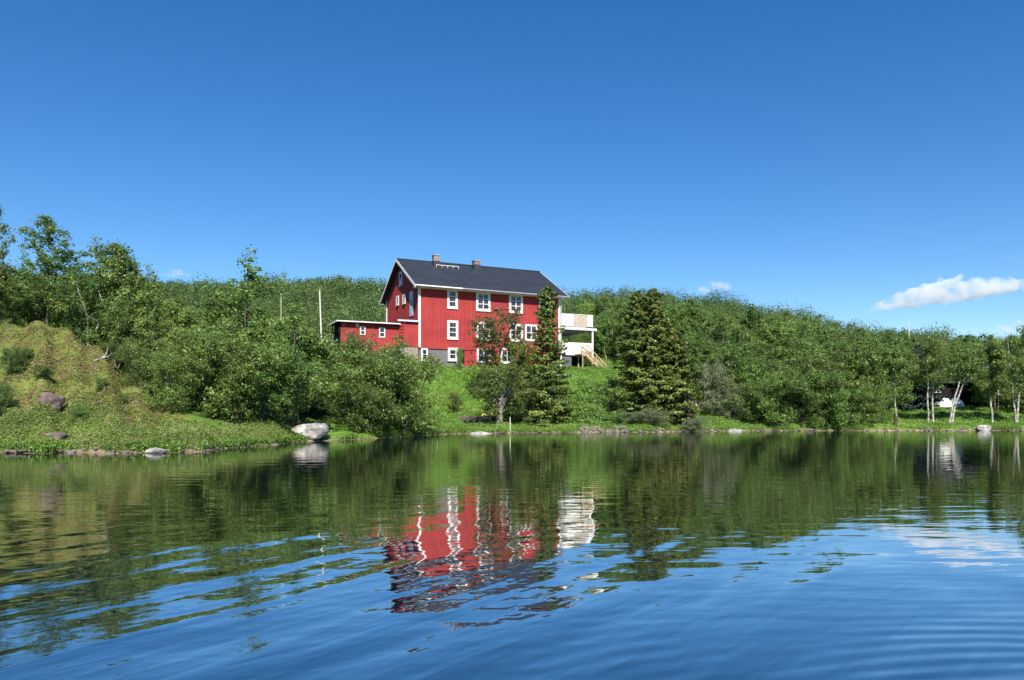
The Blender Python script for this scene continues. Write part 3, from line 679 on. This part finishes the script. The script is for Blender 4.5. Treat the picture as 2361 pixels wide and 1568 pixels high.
rock('boulder', 45, 28.7, 1.1, .5, .18, 'rock_brown', 'long brown slab at the left shore by the frame edge', 8, .3)
rock('flat_rock', 1078, 57.2, 3.9, 2.2, .9, 'rock_pale', 'long flat pale rock shelf at the edge of the lawn', 9, .30, dz=-.45)
rock('flat_rock', 1680, 65.8, 2.6, 1.6, .9, 'rock_pale', 'pale flat rock at the water below the bright green bank', 10, .30, dz=-.38)
rock('boulder', 2268, 67.6, 1.3, .8, .65, 'rock_pale', 'grey boulder at the waterline right of the cabin', 12, .2)
stones = [rock_mesh(20+i, .5, .38, .3, .3, 2) for i in range(5)]
def stone_row(n, Xr, sr, sz, m, label, group):
    for i in range(n):
        X = random.uniform(*Xr); k = kx(X); d = float(shore(k))+random.uniform(*sr); s = random.uniform(*sz)
        me = stones[random.randrange(5)]
        o = bpy.data.objects.new('shore_stone', me); COL.objects.link(o)
        if not me.materials: me.materials.append(None)
        o.material_slots[0].link = 'OBJECT'; o.material_slots[0].material = M[m]
        o.location = (k*d, d, max(zg1(k*d,d),0)+.05*s); o.scale = (s*random.uniform(.8,1.5), s, s*random.uniform(.6,1)); o.rotation_euler = (0,0,random.uniform(0,6.28))
        tag(o, label, 'stone', group)
stone_row(46, (1335,1445), (-.1,1.0), (.3,.7), 'stone', 'stone in the heap along the water below the wooden stairs', 'stones heaped below the stairs')
stone_row(30, (1445,1660), (-.1,.6), (.25,.6), 'stone', 'stone at the water below the grey willows', 'stones below the grey willows')
stone_row(32, (1720,2361), (-.1,.6), (.25,.6), 'stone', 'stone at the waterline of the right shore', 'stones along the right shore')
stone_row(60, (-30,560), (-.15,.7), (.1,.32), 'stone', 'small stone on the left shore below the knoll', 'stones along the left shore')
stone_row(12, (1130,1335), (-.1,.3), (.3,.55), 'stone', 'small stone at the edge of the lawn', 'stones along the lawn')

# ------------------------------------------------------------ the red house
BZ = 6.6; HX, HYY = -9.05, 72.0; ANG = math.atan2(6.5, 14.09); CA, SA = math.cos(ANG), math.sin(ANG)
HL, HW = 15.5, 11.8
house = empty('red_house', (HX, HYY, BZ), ANG)
tag(house, 'large red wooden house with black roof and white windows on the grassy rise', 'house')
def fu(X): k = kx(X); return (HYY*k-HX)/(CA-SA*k)
def fz(Y, u): return CAM_H+(HY-Y)/PX*(HYY+SA*u)-BZ
Z1 = fz(800, 0)                       # top of the basement storey
EV = 7.60                             # wall head
SL = (11.1-7.35)/(HW/2+.80)
wall = MB()
ridge_in = EV+SL*(HW/2)-.05
wall.prism([(0,Z1),(HW,Z1),(HW,EV),(HW/2,ridge_in),(0,EV)], 0, HL, lambda t,p,q: (t,p,q))
n = int(HL/.42)
for i in range(n+1):
    u = .12+i*(HL-.24)/n; wall.box(u-.03,u+.03,-.05,.01,Z1,EV-.02)
for i in range(1,38):
    v = i*HW/38; top = EV+SL*(v if v < HW/2 else HW-v)-.1
    wall.box(-.010,.01,v-.025,v+.025,Z1,top); wall.box(HL-.01,HL+.028,v-.025,v+.025,Z1,top)
wall.build('wall', M['red'], house)
uS = fu(1071)
low = MB().box(uS, HL-.05, .03, HW-.05, -1.2, Z1-.003)
for i in range(26): u = uS+.1+i*(HL-uS-.3)/25; low.box(u-.03,u+.03,-.004,.04,-1.2,Z1-.01)
low.build('basement_wall', M['red'], house)
MB().box(.05, uS, .06, HW-.05, -1.2, Z1-.003).build('foundation', M['found'], house)
MB().box(-.02, HL+.03, -.05, .0, Z1-.12, Z1+.02).build('trim_board', M['red'], house)
# corner boards
for a in ((-.075,.15,-.075,.15),(HL-.15,HL+.075,-.075,.15),(-.075,.15,HW-.15,HW+.075),(HL-.15,HL+.075,HW-.15,HW+.075)):
    MB().box(a[0],a[1],a[2],a[3],Z1-.02,EV-.03).build('corner_board', M['white'], house)
# roof: two slabs, eave .55 out, rake .65 out
ro = MB(); th = .16; O = .80; RK = .62
def rz_(v): return 7.35+SL*((v+O) if v <= HW/2 else (HW+O-v))
for v0, v1 in ((-O, HW/2), (HW/2, HW+O)):
    ro.prism([(v0,rz_(v0)),(v1,rz_(v1)),(v1,rz_(v1)-th),(v0,rz_(v0)-th)], -RK, HL+RK, lambda t,p,q: (t,p,q))
ro.box(-RK-.01, HL+RK+.01, HW/2-.14, HW/2+.14, rz_(HW/2)-.04, rz_(HW/2)+.05)
nr = 46
for i in range(nr+1):                  # standing seams
    u = -RK+.05+i*(HL+2*RK-.1)/nr
    ro.add([(u-.012,-O,rz_(-O)-.01),(u+.012,-O,rz_(-O)-.01),(u+.012,HW/2,rz_(HW/2)-.01),(u-.012,HW/2,rz_(HW/2)-.01),
            (u-.012,-O,rz_(-O)+.03),(u+.012,-O,rz_(-O)+.03),(u+.012,HW/2,rz_(HW/2)+.03),(u-.012,HW/2,rz_(HW/2)+.03)],
           [(0,1,2,3),(4,7,6,5),(0,4,5,1),(1,5,6,2),(2,6,7,3),(3,7,4,0)])
roof = ro.build('roof', M['roof'], house)
for ue in (-RK-.04, HL+RK+.005):
    for v0, v1 in ((-O-.03, HW/2), (HW/2, HW+O+.03)):
        bb = MB(); bb.prism([(v0,rz_(v0)+.02),(v1,rz_(v1)+.02),(v1,rz_(v1)-.26),(v0,rz_(v0)-.26)], ue, ue+.035, lambda t,p,q: (t,p,q))
        bb.build('barge_board', M['white'], roof)
sf = MB()
for v0, v1 in ((-O+.02, -.005), (HW+.005, HW+O-.02)):
    sf.box(-RK, HL+RK, v0, v1, 7.35-th-.05, 7.35-th-.012)
sf.build('soffit', M['white'], roof)
MB().tube([(-RK,-O-.09,7.30),(fu(1060),-O-.09,7.28)], .08, 8).build('gutter', M['white'], roof)
MB().tube([(fu(1060)+.02,-O-.09,7.28),(HL+RK+.1,-O-.09,7.24)], .075, 8).build('gutter', M['metal'], roof)
dp = MB(); dp.tube([(HL+.45,-O-.05,7.2),(HL+.42,-.35,6.75),(HL+.17,-.12,6.4),(HL+.17,-.12,Z1)], .045, 7); dp.build('downpipe', M['metal'], house)
dp = MB(); dp.tube([(-.25,-O-.05,7.2),(-.1,-.2,6.7),(-.05,-.12,6.4),(-.05,-.12,Z1)], .045, 7); dp.build('downpipe', M['white'], house)
# chimneys
def chimney(u, wd, dp_, ht, base):
    c = MB(); z = rz_(HW/2)
    c.box(u-wd/2,u+wd/2,HW/2-.9-dp_/2,HW/2-.9+dp_/2,z-.9,z+ht)
    o = c.build('chimney', M['brick'], roof)
    k = MB(); k.box(u-wd/2-.06,u+wd/2+.06,HW/2-.9-dp_/2-.06,HW/2-.9+dp_/2+.06,z+ht,z+ht+.08); k.build('chimney_cap', M['metal'], roof)
    if base: b_ = MB(); b_.box(u-wd/2-.04,u+wd/2+.04,HW/2-.9-dp_/2-.04,HW/2-.9+dp_/2+.04,z-.9,z-.1); b_.build('chimney_flashing', M['roof'], roof)
def fur(X):          # along the ridge
    k = kx(X); v = HW/2-.9; return (HYY*k-HX+(CA*k+SA)*v)/(CA-SA*k)
chimney(fur(1005), .62, .6, .48, True); chimney(fur(1098), .7, .65, .30, True)
ra = MB(); u0, u1 = fur(1001)+.1, fur(1054); zz = rz_(HW/2-1.25)
ra.bar((u0,HW/2-1.35,zz+.16),(u1,HW/2-1.35,zz+.16),.06,.05)
for i in range(5): u = u0+(u1-u0)*i/4; ra.bar((u,HW/2-1.35,zz-.12),(u,HW/2-1.35,zz+.16),.04)
ra.build('roof_rail', M['white'], roof)
an = MB(); ua = HL-.1; an.bar((ua,HW/2,11.0),(ua,HW/2,12.5),.035)
for q in range(4): an.bar((ua-.3+.04*q,HW/2-.25,12.0+.12*q),(ua+.3-.04*q,HW/2+.25,12.0+.12*q),.018)
an.build('antenna', M['metal'], roof)
# windows
FR = lambda a,o,z: (a,-o,z)
GB = lambda a,o,z: (-o,a,z)
def window(a0, a1, z0, z1, cols, rows, mp=FR, casing=.13, par=None, wm='white', name='window', sill=True):
    par = par or house; c = casing
    m = MB()
    m.box(a0,a0+c,-.01,.07,z0,z1,mp); m.box(a1-c,a1,-.01,.07,z0,z1,mp)
    m.box(a0+c,a1-c,-.01,.068,z1-c,z1,mp); m.box(a0+c,a1-c,-.01,.068,z0,z0+c,mp)
    if sill: m.box(a0-.04,a1+.04,-.01,.12,z0-.05,z0-.002,mp)
    o = m.build(name, M[wm], par)
    i0, i1, j0, j1 = a0+c+.002, a1-c-.002, z0+c+.002, z1-c-.002
    s = MB(); b = .045
    for i in range(cols+1):
        x = i0+(i1-i0)*i/cols; bb = b*1.35 if (cols > 1 and i == cols//2) else b
        s.box(max(i0,x-bb/1.3), min(i1,x+bb/1.3), .0, .055, j0, j1, mp)
    for j in range(rows+1):
        z = j0+(j1-j0)*j/rows; s.box(i0+.002, i1-.002, .0, .051, max(j0,z-b/1.5), min(j1,z+b/1.5), mp)
    s.build('frame', M['white'], o)
    p = MB(); p.box(i0+.01,i1-.01,.0,.042,j0+.01,j1-.01,mp); p.build('pane', M['glass'], o)
    return o
def fwin(X0, X1, Y0, Y1, cols, rows, **k):
    u0, u1 = fu(X0), fu(X1); um = (u0+u1)/2; return window(u0, u1, fz(Y1,um), fz(Y0,um), cols, rows, **k)
fwin(1031,1055,668,711.5,1,3,casing=.2); fwin(1097.5,1130,674,717,2,3,casing=.19); fwin(1173.5,1205,679,721.5,2,3,casing=.19); fwin(1243,1273,683,726,2,3,casing=.19)
fwin(1031,1056,739,782,1,3,casing=.2); fwin(1098,1131,742.5,785,2,3,casing=.19); fwin(1173.5,1205,747,787,2,3,casing=.19); fwin(1210,1239,748.5,786,2,2,casing=.16)
fwin(971,986,803,831,1,2,casing=.12); fwin(1032.5,1055,802,832,1,2,casing=.2)
fwin(1099,1131,803,836,2,2,casing=.16); fwin(1154,1184,803,838,2,2,casing=.16)
# basement door beside the grey wall
ud0, ud1 = fu(1055.6), fu(1070.5)
dm = MB(); dm.box(ud0,ud1,-.02,.02,fz(836,6.0)-.1,Z1-.02); d_ = dm.build('door', M['dark'], house)
MB().box(ud0-.16,ud0-.002,-.09,.06,-.55,fz(803,5.5)).build('door_post', M['white'], house)
# gable windows: v on the left wall
def gv(X): k = kx(X); return (HX-HYY*k)/(CA*k+SA)
def gz(Y, v): return CAM_H+(HY-Y)/PX*(HYY+CA*v)-BZ
def gwin(vc, wd, zc, ht, cols, rows, **k): return window(vc-wd/2, vc+wd/2, zc-ht/2, zc+ht/2, cols, rows, mp=GB, **k)
v = gv(924.5); gwin(v, 1.1, gz(643,v), 1.45, 1, 2, wm='blue_white', casing=.2)
v = gv(917); gwin(v, .95, gz(693.5,v), 1.0, 1, 2, casing=.2)
v = gv(932); gwin(v, .95, gz(689.5,v), 1.0, 1, 2, casing=.2)
v = gv(949); dr = MB(); z0, z1 = gz(729,v), gz(672,v)
dr.box(v-.55,v+.55,-.01,.06,z0,z1,GB); dr_ = dr.build('door', M['blue_white'], house); MB().box(v-.3,v+.3,.062,.075,z0+1.1,z1-.2,GB).build('pane', M['glass'], dr_)

# annex on the left, in line with the front
uB0, uB1 = fu(786), fu(919)
zA = fz(740, -1); zB = fz(745.5, -4)
an_ = MB(); an_.box(uB0, uB1+.05, .12, 3.0, .9, zB-.06)
for i in range(19): u = uB0+.1+i*(uB1-uB0-.2)/18; an_.box(u-.025,u+.025,.09,.13,.9,zB-.1)
an_.box(uB1+.05, -.03, .0, 4.6, Z1+.0, zA-.06)
for i in range(7): u = uB1+.14+i*(-.2-uB1)/6; an_.box(u-.025,u+.025,-.028,.01,Z1,zA-.1)
annex = an_.build('annex', M['red'], house)
tag(annex, 'low flat roofed red annex')
MB().box(uB0-.40, uB1+.1, -.35, 3.3, zB-.05, zB+.05).build('roof', M['roof'], annex)
MB().box(uB0-.43, uB1+.1, -.40, -.352, zB-.04, zB+.065).build('fascia', M['white'], annex)
MB().box(uB0-.48, uB0-.432, -.40, 3.3, zB-.07, zB+.07).build('fascia', M['white'], annex)
MB().box(uB1+.102, -.03, -.2, 4.9, zA-.058, zA+.05).build('roof', M['roof'], annex)
MB().box(uB1-.15, -.08, -.26, -.202, zA-.09, zA+.07).build('fascia', M['blue_white'], annex)
MB().box(uB0+.1, -.06, .16, 2.9, -.8, .898).build('foundation', M['plinth'], annex)
MB().box(uB1+.06, -.06, .05, .158, .3, Z1-.003).build('foundation', M['plinth'], annex)
MB().box(uB0-.25, uB0-.13, 2.8, 2.92, .2, zB-.05).build('post', M['grey_wood'], annex)
MB().box(uB0-.03, uB0-.004, .15, 2.95, .8, zB-.07).build('side_shade', M['dark'], annex)  # near-black sheet over the red end, painting the shade below the overhang
for X0, X1, Y0, Y1 in ((830.5,843,752,772),(874.5,888.5,755,778)):
    u0, u1 = fu(X0), fu(X1); um = (u0+u1)/2
    window(u0,u1,fz(Y1,um),fz(Y0,um),1,2,mp=lambda a,o,z:(a,.12-o,z),casing=.065,par=annex,sill=False)
lad = MB(); ul = fu(926); 
for du in (-.21,.21): lad.bar((ul+du,-.12,Z1+.05),(ul+du,-.12,zA+.1),.05)
for i in range(8): z = Z1+.2+i*.3; lad.bar((ul-.21,-.12,z),(ul+.21,-.12,z),.045)
lad.build('ladder', M['red'], annex)

# balconies on the right end
DU = fu(1378)-.35; V0, V1 = .5, 6.5
def dz(Y, u=18): return fz(Y, u)
zu = dz(757, 18); zl = dz(814, 18)
dk = MB(); dk.box(HL+.08, DU+.15, V0-.15, V1, zu-.12, zu+.05); dk.box(HL+.08, DU+.45, V0-.19, V0-.152, zu-.14, zu+.10)
upd = dk.build('balcony_floor', M['white'], house)
zr0, zr1 = dz(751,18), dz(724.5,18)
seg = [HL+.1, fu(1329)-.1, fu(1361)-.12, DU]
for i in range(3):
    MB().box(seg[i]+.012, seg[i+1]-.012, V0-.1, V0-.06, zr0, zr1).build('railing_panel', M['ply' if i == 1 else 'white'], upd)
MB().box(DU-.04, DU, V0-.05, V1, zr0, zr1).build('railing_panel', M['white'], upd)
MB().box(HL+.1, DU+.0, V0, V1-.05, zu-.16, zu-.123).build('ceiling_shade', M['grey_wood'], upd)  # grey layer added to paint the underside of the balcony as shaded
rl = MB(); rl.box(HL+.08, DU+.03, V0-.13, V0-.03, zr1+.002, zr1+.05); rl.build('handrail', M['white'], upd)
lk = MB(); lk.box(HL+.3, DU+.05, V0-.1, V1, zl-.22, zl-.08)
lpd = lk.build('deck_floor', M['white'], house)
zq0, zq1 = dz(814,18), dz(789.5,18)
MB().box(HL+.32, fu(1343)-.02, V0-.12, V0-.06, zq0-.10, zq1).build('railing_panel', M['white'], lpd)
MB().box(fu(1343)+.03, DU-.02, V0-.12, V0-.06, zq0+.25, zq1).build('railing_panel', M['white'], lpd)
MB().box(DU-.06, DU-.01, V0-.05, V1, zq0+.1, zq1).build('railing_panel', M['white'], lpd)
MB().box(HL+.3, HL+.36, 3.6, V1, zq0, zu-.2).build('back_screen', M['grey_wood'], lpd)  # dark grey tone puts the shade of the deck interior into the colour
for u, v in ((HL+.42,V0-.02),(DU-.02,V0-.02),(HL+.42,V1-.1),(DU-.02,V1-.1)):
    MB().box(u-.08, u+.08, v-.079, v+.08, -1.0, zu-.125).build('post', M['white'], house)
gw = MB()
for i in range(7): gw.box(HL+.5, HL+1.75, V0+.0, V0+.05, -.3+i*.2, -.3+i*.2+.17)
gw.build('plank_wall', M['grey_wood'], house)
MB().box(HL+.3, DU-.1, V0+1.8, V0+1.9, -.6, zl-.23).build('under_deck_shade', M['dark'], house)  # near-black sheet standing in for the shade in the opening below the deck
st = MB(); su0, su1 = fu(1345), fu(1388); sz0, sz1 = zl-.1, -.75; N = 11
for i in range(N):
    t = i/(N-1); u = su0+(su1-su0)*t; z = sz0+(sz1-sz0)*t
    st.box(u-.15,u+.15,V0-1.25,V0-.2,z-.04,z)
for v in (V0-1.28, V0-.2): st.bar((su0-.1,v,sz0-.1),(su1+.1,v,sz1-.15),.05,.24)
stairs = st.build('stairs', M['wood'], house)
for v in (V0-1.3, V0-.18):
    hr = MB(); hr.bar((su0,v,sz0+.95),(su1,v,sz1+.95),.05,.1); hr.bar((su0,v,sz0+.5),(su1,v,sz1+.5),.03,.09)
    for i in range(5): t = i/4; u = su0+(su1-su0)*t; z = sz0+(sz1-sz0)*t; hr.bar((u,v,z-.15),(u,v,z+.98),.07)
    hr.build('handrail', M['wood'], stairs)
MB().box(su0-.9,su0-.02,V0-1.25,V0-.125,sz0-.12,sz0-.02).build('landing', M['wood'], stairs)
for v in (V0-1.2, V0-.3): MB().bar((su0-.5,v,sz0-.12),(su0-.5,v,-.6),.09).build('support', M['wood'], stairs)

# ------------------------------------------------------------ small things
def pole(name, X, Y0, X1, Y1, d, r, label, cat='pole', m='pole', cross=False):
    a = at(X, Y0, d); b = at(X1, Y1, d); g = Vector((b.x+(b.x-a.x)*.4, d, zg1(b.x,d)-.2)); a = a-g; root = empty(name, g); tag(root, label, cat)
    s = MB(); s.tube([(0,0,0),tuple(a*.5),tuple(a)], [r,r*.9,r*.7], 8); s.build('pole', M[m], root)
    t = MB(); t.tube([tuple(a),tuple(a+Vector((0,0,.06))),tuple(a+Vector((0,0,.12)))], [r*.5,r*1.3,r*.3], 8); t.build('finial', M[m], root)
    if cross:
        c = MB(); c.bar(tuple(a+Vector((-.7,0,-.35))),tuple(a+Vector((.7,0,-.35))),.1); c.build('crossarm', M[m], root)
    return root
pole('flagpole', 737, 671, 743, 803, 57, .075, 'white flagpole leaning slightly, behind the thicket left of the annex')
pole('utility_pole', 648, 681, 648, 760, 52, .03, 'thin pale pole half hidden in the birches left of the flagpole', cross=False)
pole('utility_pole', 2096, 740, 2096, 765, 112, .06, 'thin pale pole on the wooded hill at right', cross=False)
def stake(X, Y0, d, r, label):
    x, y = pos(X, d); z = max(zg1(x,y),-.05)-.1; h = CAM_H+(HY-Y0)/PX*d-z; o = MB().tube([(0,0,0),(.01,0,h*.5),(.0,0,h)], [r,r*.95,r*.8], 7).add([(-r,-r,h),(r,-r,h),(0,r,h+.03)],[(0,1,2)]).build('wooden_stake', M['pole']); o.location = (x,y,z); tag(o, label, 'stake')
stake(1008, 968, 56.5, .05, 'short pale stake at the left end of the lawn near the water')
stake(1176, 962, 58.6, .045, 'taller pale stake at the water right of the crooked birch')
# log pile
x, y = pos(1105, 61.2); lp = empty('log_pile', (x,y,zg1(x,y)), 0); tag(lp, 'low dark pile of logs on the lawn beside the crooked birch', 'log pile')
rl_ = random.Random(4)
for r_, (nn, zz_) in enumerate(((5,.10),(4,.27),(3,.43))):
    for i in range(nn):
        yv = (i-(nn-1)/2)*.2; l0 = -1.5+rl_.uniform(-.15,.15); l1 = 1.15+rl_.uniform(-.15,.15)
        MB().tube([(l0-.01,yv,zz_),(l0,yv,zz_),(l1,yv,zz_),(l1+.01,yv,zz_)],[.005,.09,.09,.005],8).build('log', M['soil'], lp)
yb = MB().box(-.62,.62,-.16,.16,0,.14).box(-.60,.58,-.13,.14,.144,.24).build('yellow_boards', M['yellow'], None, bevel=.01); yb.location = (x+.85, y-.1, zg1(x,y)+.53); tag(yb, 'short yellow boards lying on the right end of the log pile', 'boards')
# bleached branch on the knoll
a = at(215,862,37.0); b = at(240,845,37.0)
g = zg1(a.x+.2, 37.0); br = MB()
br.tube([(0,0,.08),(.35,0,.14),(.62,.05,.36),(.72,.05,.75)], [.03,.045,.04,.02], 7); br.tube([(.5,.02,.22),(.8,0,.3),(.95,0,.5)], [.03,.02,.01], 6)
o = br.build('dead_branch', M['birch_bark'], None, smooth=True); o.location = (a.x, 37.0, g-.02); tag(o, 'bleached crooked dead branch on the knoll under the shrubs', 'branch')
# broken stub in the right wood
x, y = pos(2064, 68.3); o = MB().tube([(0,0,-.2),(.05,0,.5),(-.02,0,1.0)],[.2,.17,.12],8).build('tree_stump', M['brown_bark'], None, smooth=True); o.location = (x,y,zg1(x,y)); tag(o, 'dark broken stump at the water, left end of the right lawn', 'stump')

# dark cabin
x, y = pos(2196, 92); cb = empty('cabin', (x,y,zg1(x,y)-.15), R(-4)); tag(cb, 'dark brown cabin with grey roof behind the birches on the right lawn', 'cabin')
cw = MB(); cw.prism([(-3,0),(3,0),(3,2.55),(0,4.4),(-3,2.55)], -5.6, 5.6, lambda t,p,q:(t,p,q))
for i in range(40): u = -5.5+i*11/39; cw.box(u-.03,u+.03,-3.03,-2.99,0,2.5)
cw.build('wall', M['cabin'], cb)
cr = MB()
for sgn in (-1,1): cr.prism([(0,4.55),(sgn*3.6,2.35),(sgn*3.6,2.22),(0,4.40)], -6.1, 6.1, lambda t,p,q:(t,p,q))
crf = cr.build('roof', M['cabinroof'], cb)
for u in (-3.4, 2.6): window(u-.6,u+.6,1.0,2.05,2,2,mp=lambda a,o,z:(a,-3.03-o,z),casing=.08,par=cb,wm='cabin',sill=False)
MB().box(-.5,.5,-3.08,-2.98,0,2.05).build('door', M['dark'], cb)
# white tarpaulin over two humps before the cabin
def tarp():
    Vv = []; nU, nW = 28, 12
    for i in range(nU+1):
        t = i/nU; xx = -1.45+2.9*t
        hgt = 1.2*max(0, 1-abs((t-.27)/.30)**2.6) if t < .56 else 1.1*max(0, 1-abs((t-.78)/.235)**2.6)
        hgt = max(hgt, .12 if 0 < t < 1 else .02)
        for j in range(nW+1):
            s = j/nW*math.pi; Vv.append((xx, -.75*math.cos(s), max(0, hgt*math.sin(s)**.6)+.02*math.sin(i*1.7+j*2.1)*(math.sin(s))))
    Qv = [(i*(nW+1)+j, (i+1)*(nW+1)+j, (i+1)*(nW+1)+j+1, i*(nW+1)+j+1) for i in range(nU) for j in range(nW)]
    return npmesh('tarpaulin', Vv, Qv, True)
x, y = pos(2188, 86); o = link('tarpaulin', tarp(), M['tarp']); o.location = (x,y,zg1(x,y)-.02); tag(o, 'white rounded tarpaulin over two humps before the dark cabin', 'tarpaulin')

# ------------------------------------------------------------ clouds: real volumes far away
def cloud_material(dens):
    m = bpy.data.materials.new('cloud_vapour'); m.use_nodes = True; t = m.node_tree; t.nodes.remove(t.nodes['Principled BSDF']); L = t.links.new
    v = t.nodes.new('ShaderNodeVolumePrincipled'); v.inputs['Color'].default_value = (.98,.98,1,1); v.inputs['Anisotropy'].default_value = .0
    tc = t.nodes.new('ShaderNodeTexCoord'); n = t.nodes.new('ShaderNodeTexNoise'); n.inputs['Scale'].default_value = .022; n.inputs['Detail'].default_value = 5
    L(tc.outputs['Object'], n.inputs['Vector']); r = t.nodes.new('ShaderNodeMapRange'); r.inputs['From Min'].default_value = .42; r.inputs['From Max'].default_value = .62
    r.inputs['To Max'].default_value = dens; L(n.outputs['Fac'], r.inputs['Value']); L(r.outputs[0], v.inputs['Density'])
    L(v.outputs[0], t.nodes['Material Output'].inputs['Volume']); return m
cmat = cloud_material(.035)
def cloud(label, X0, X1, Yb0, Yb1, H0, H1, d, seed, n=26):
    import bmesh
    rng = random.Random(seed); bm = bmesh.new(); c0 = at((X0+X1)/2, (Yb0+Yb1)/2, d)
    for i in range(n):
        t = (i+rng.random())/n; th = (H0+(H1-H0)*math.sin(min(1,t*1.15)*math.pi)**.7)/PX*d
        p = at(X0+(X1-X0)*t, Yb0+(Yb1-Yb0)*t, d)-c0; rad = th*.5*rng.uniform(.7,1.1)
        q = bmesh.ops.create_icosphere(bm, subdivisions=3, radius=1)['verts']
        for v in q:
            s = rad*(1+.25*mnoise.noise(v.co*1.7+Vector((i,seed,0))))
            v.co = Vector((v.co.x*s*1.5, v.co.y*s*1.5, v.co.z*s))+Vector((p.x, p.y+rng.uniform(-1,1)*0, p.z+th*rng.uniform(.25,.55)))
    me = bpy.data.meshes.new('cloud'); bm.to_mesh(me); bm.free()
    o = link('cloud', me, cmat); o.location = c0; tag(o, label, 'cloud')
    md = o.modifiers.new('one_surface', 'REMESH'); md.mode = 'VOXEL'; md.voxel_size = max(2.5, (H1/PX*d)/14)
    return o
cloud('long white cloud above the right hill, tapering up to the right', 2015, 2440, 718, 656, 14, 54, 2400, 1, 34)
cloud('small white puff of cloud over the skyline right of the three spruces', 1618, 1682, 672, 668, 12, 26, 2400, 2, 10)
cloud('small white cloud peeping over the left hill', 378, 440, 637, 637, 8, 18, 2400, 3, 10)
cloud('faint cloud low at the right edge of the sky', 2300, 2420, 768, 758, 14, 26, 2400, 4, 12)
cy.volume_step_rate = 1.0; cy.volume_max_steps = 64
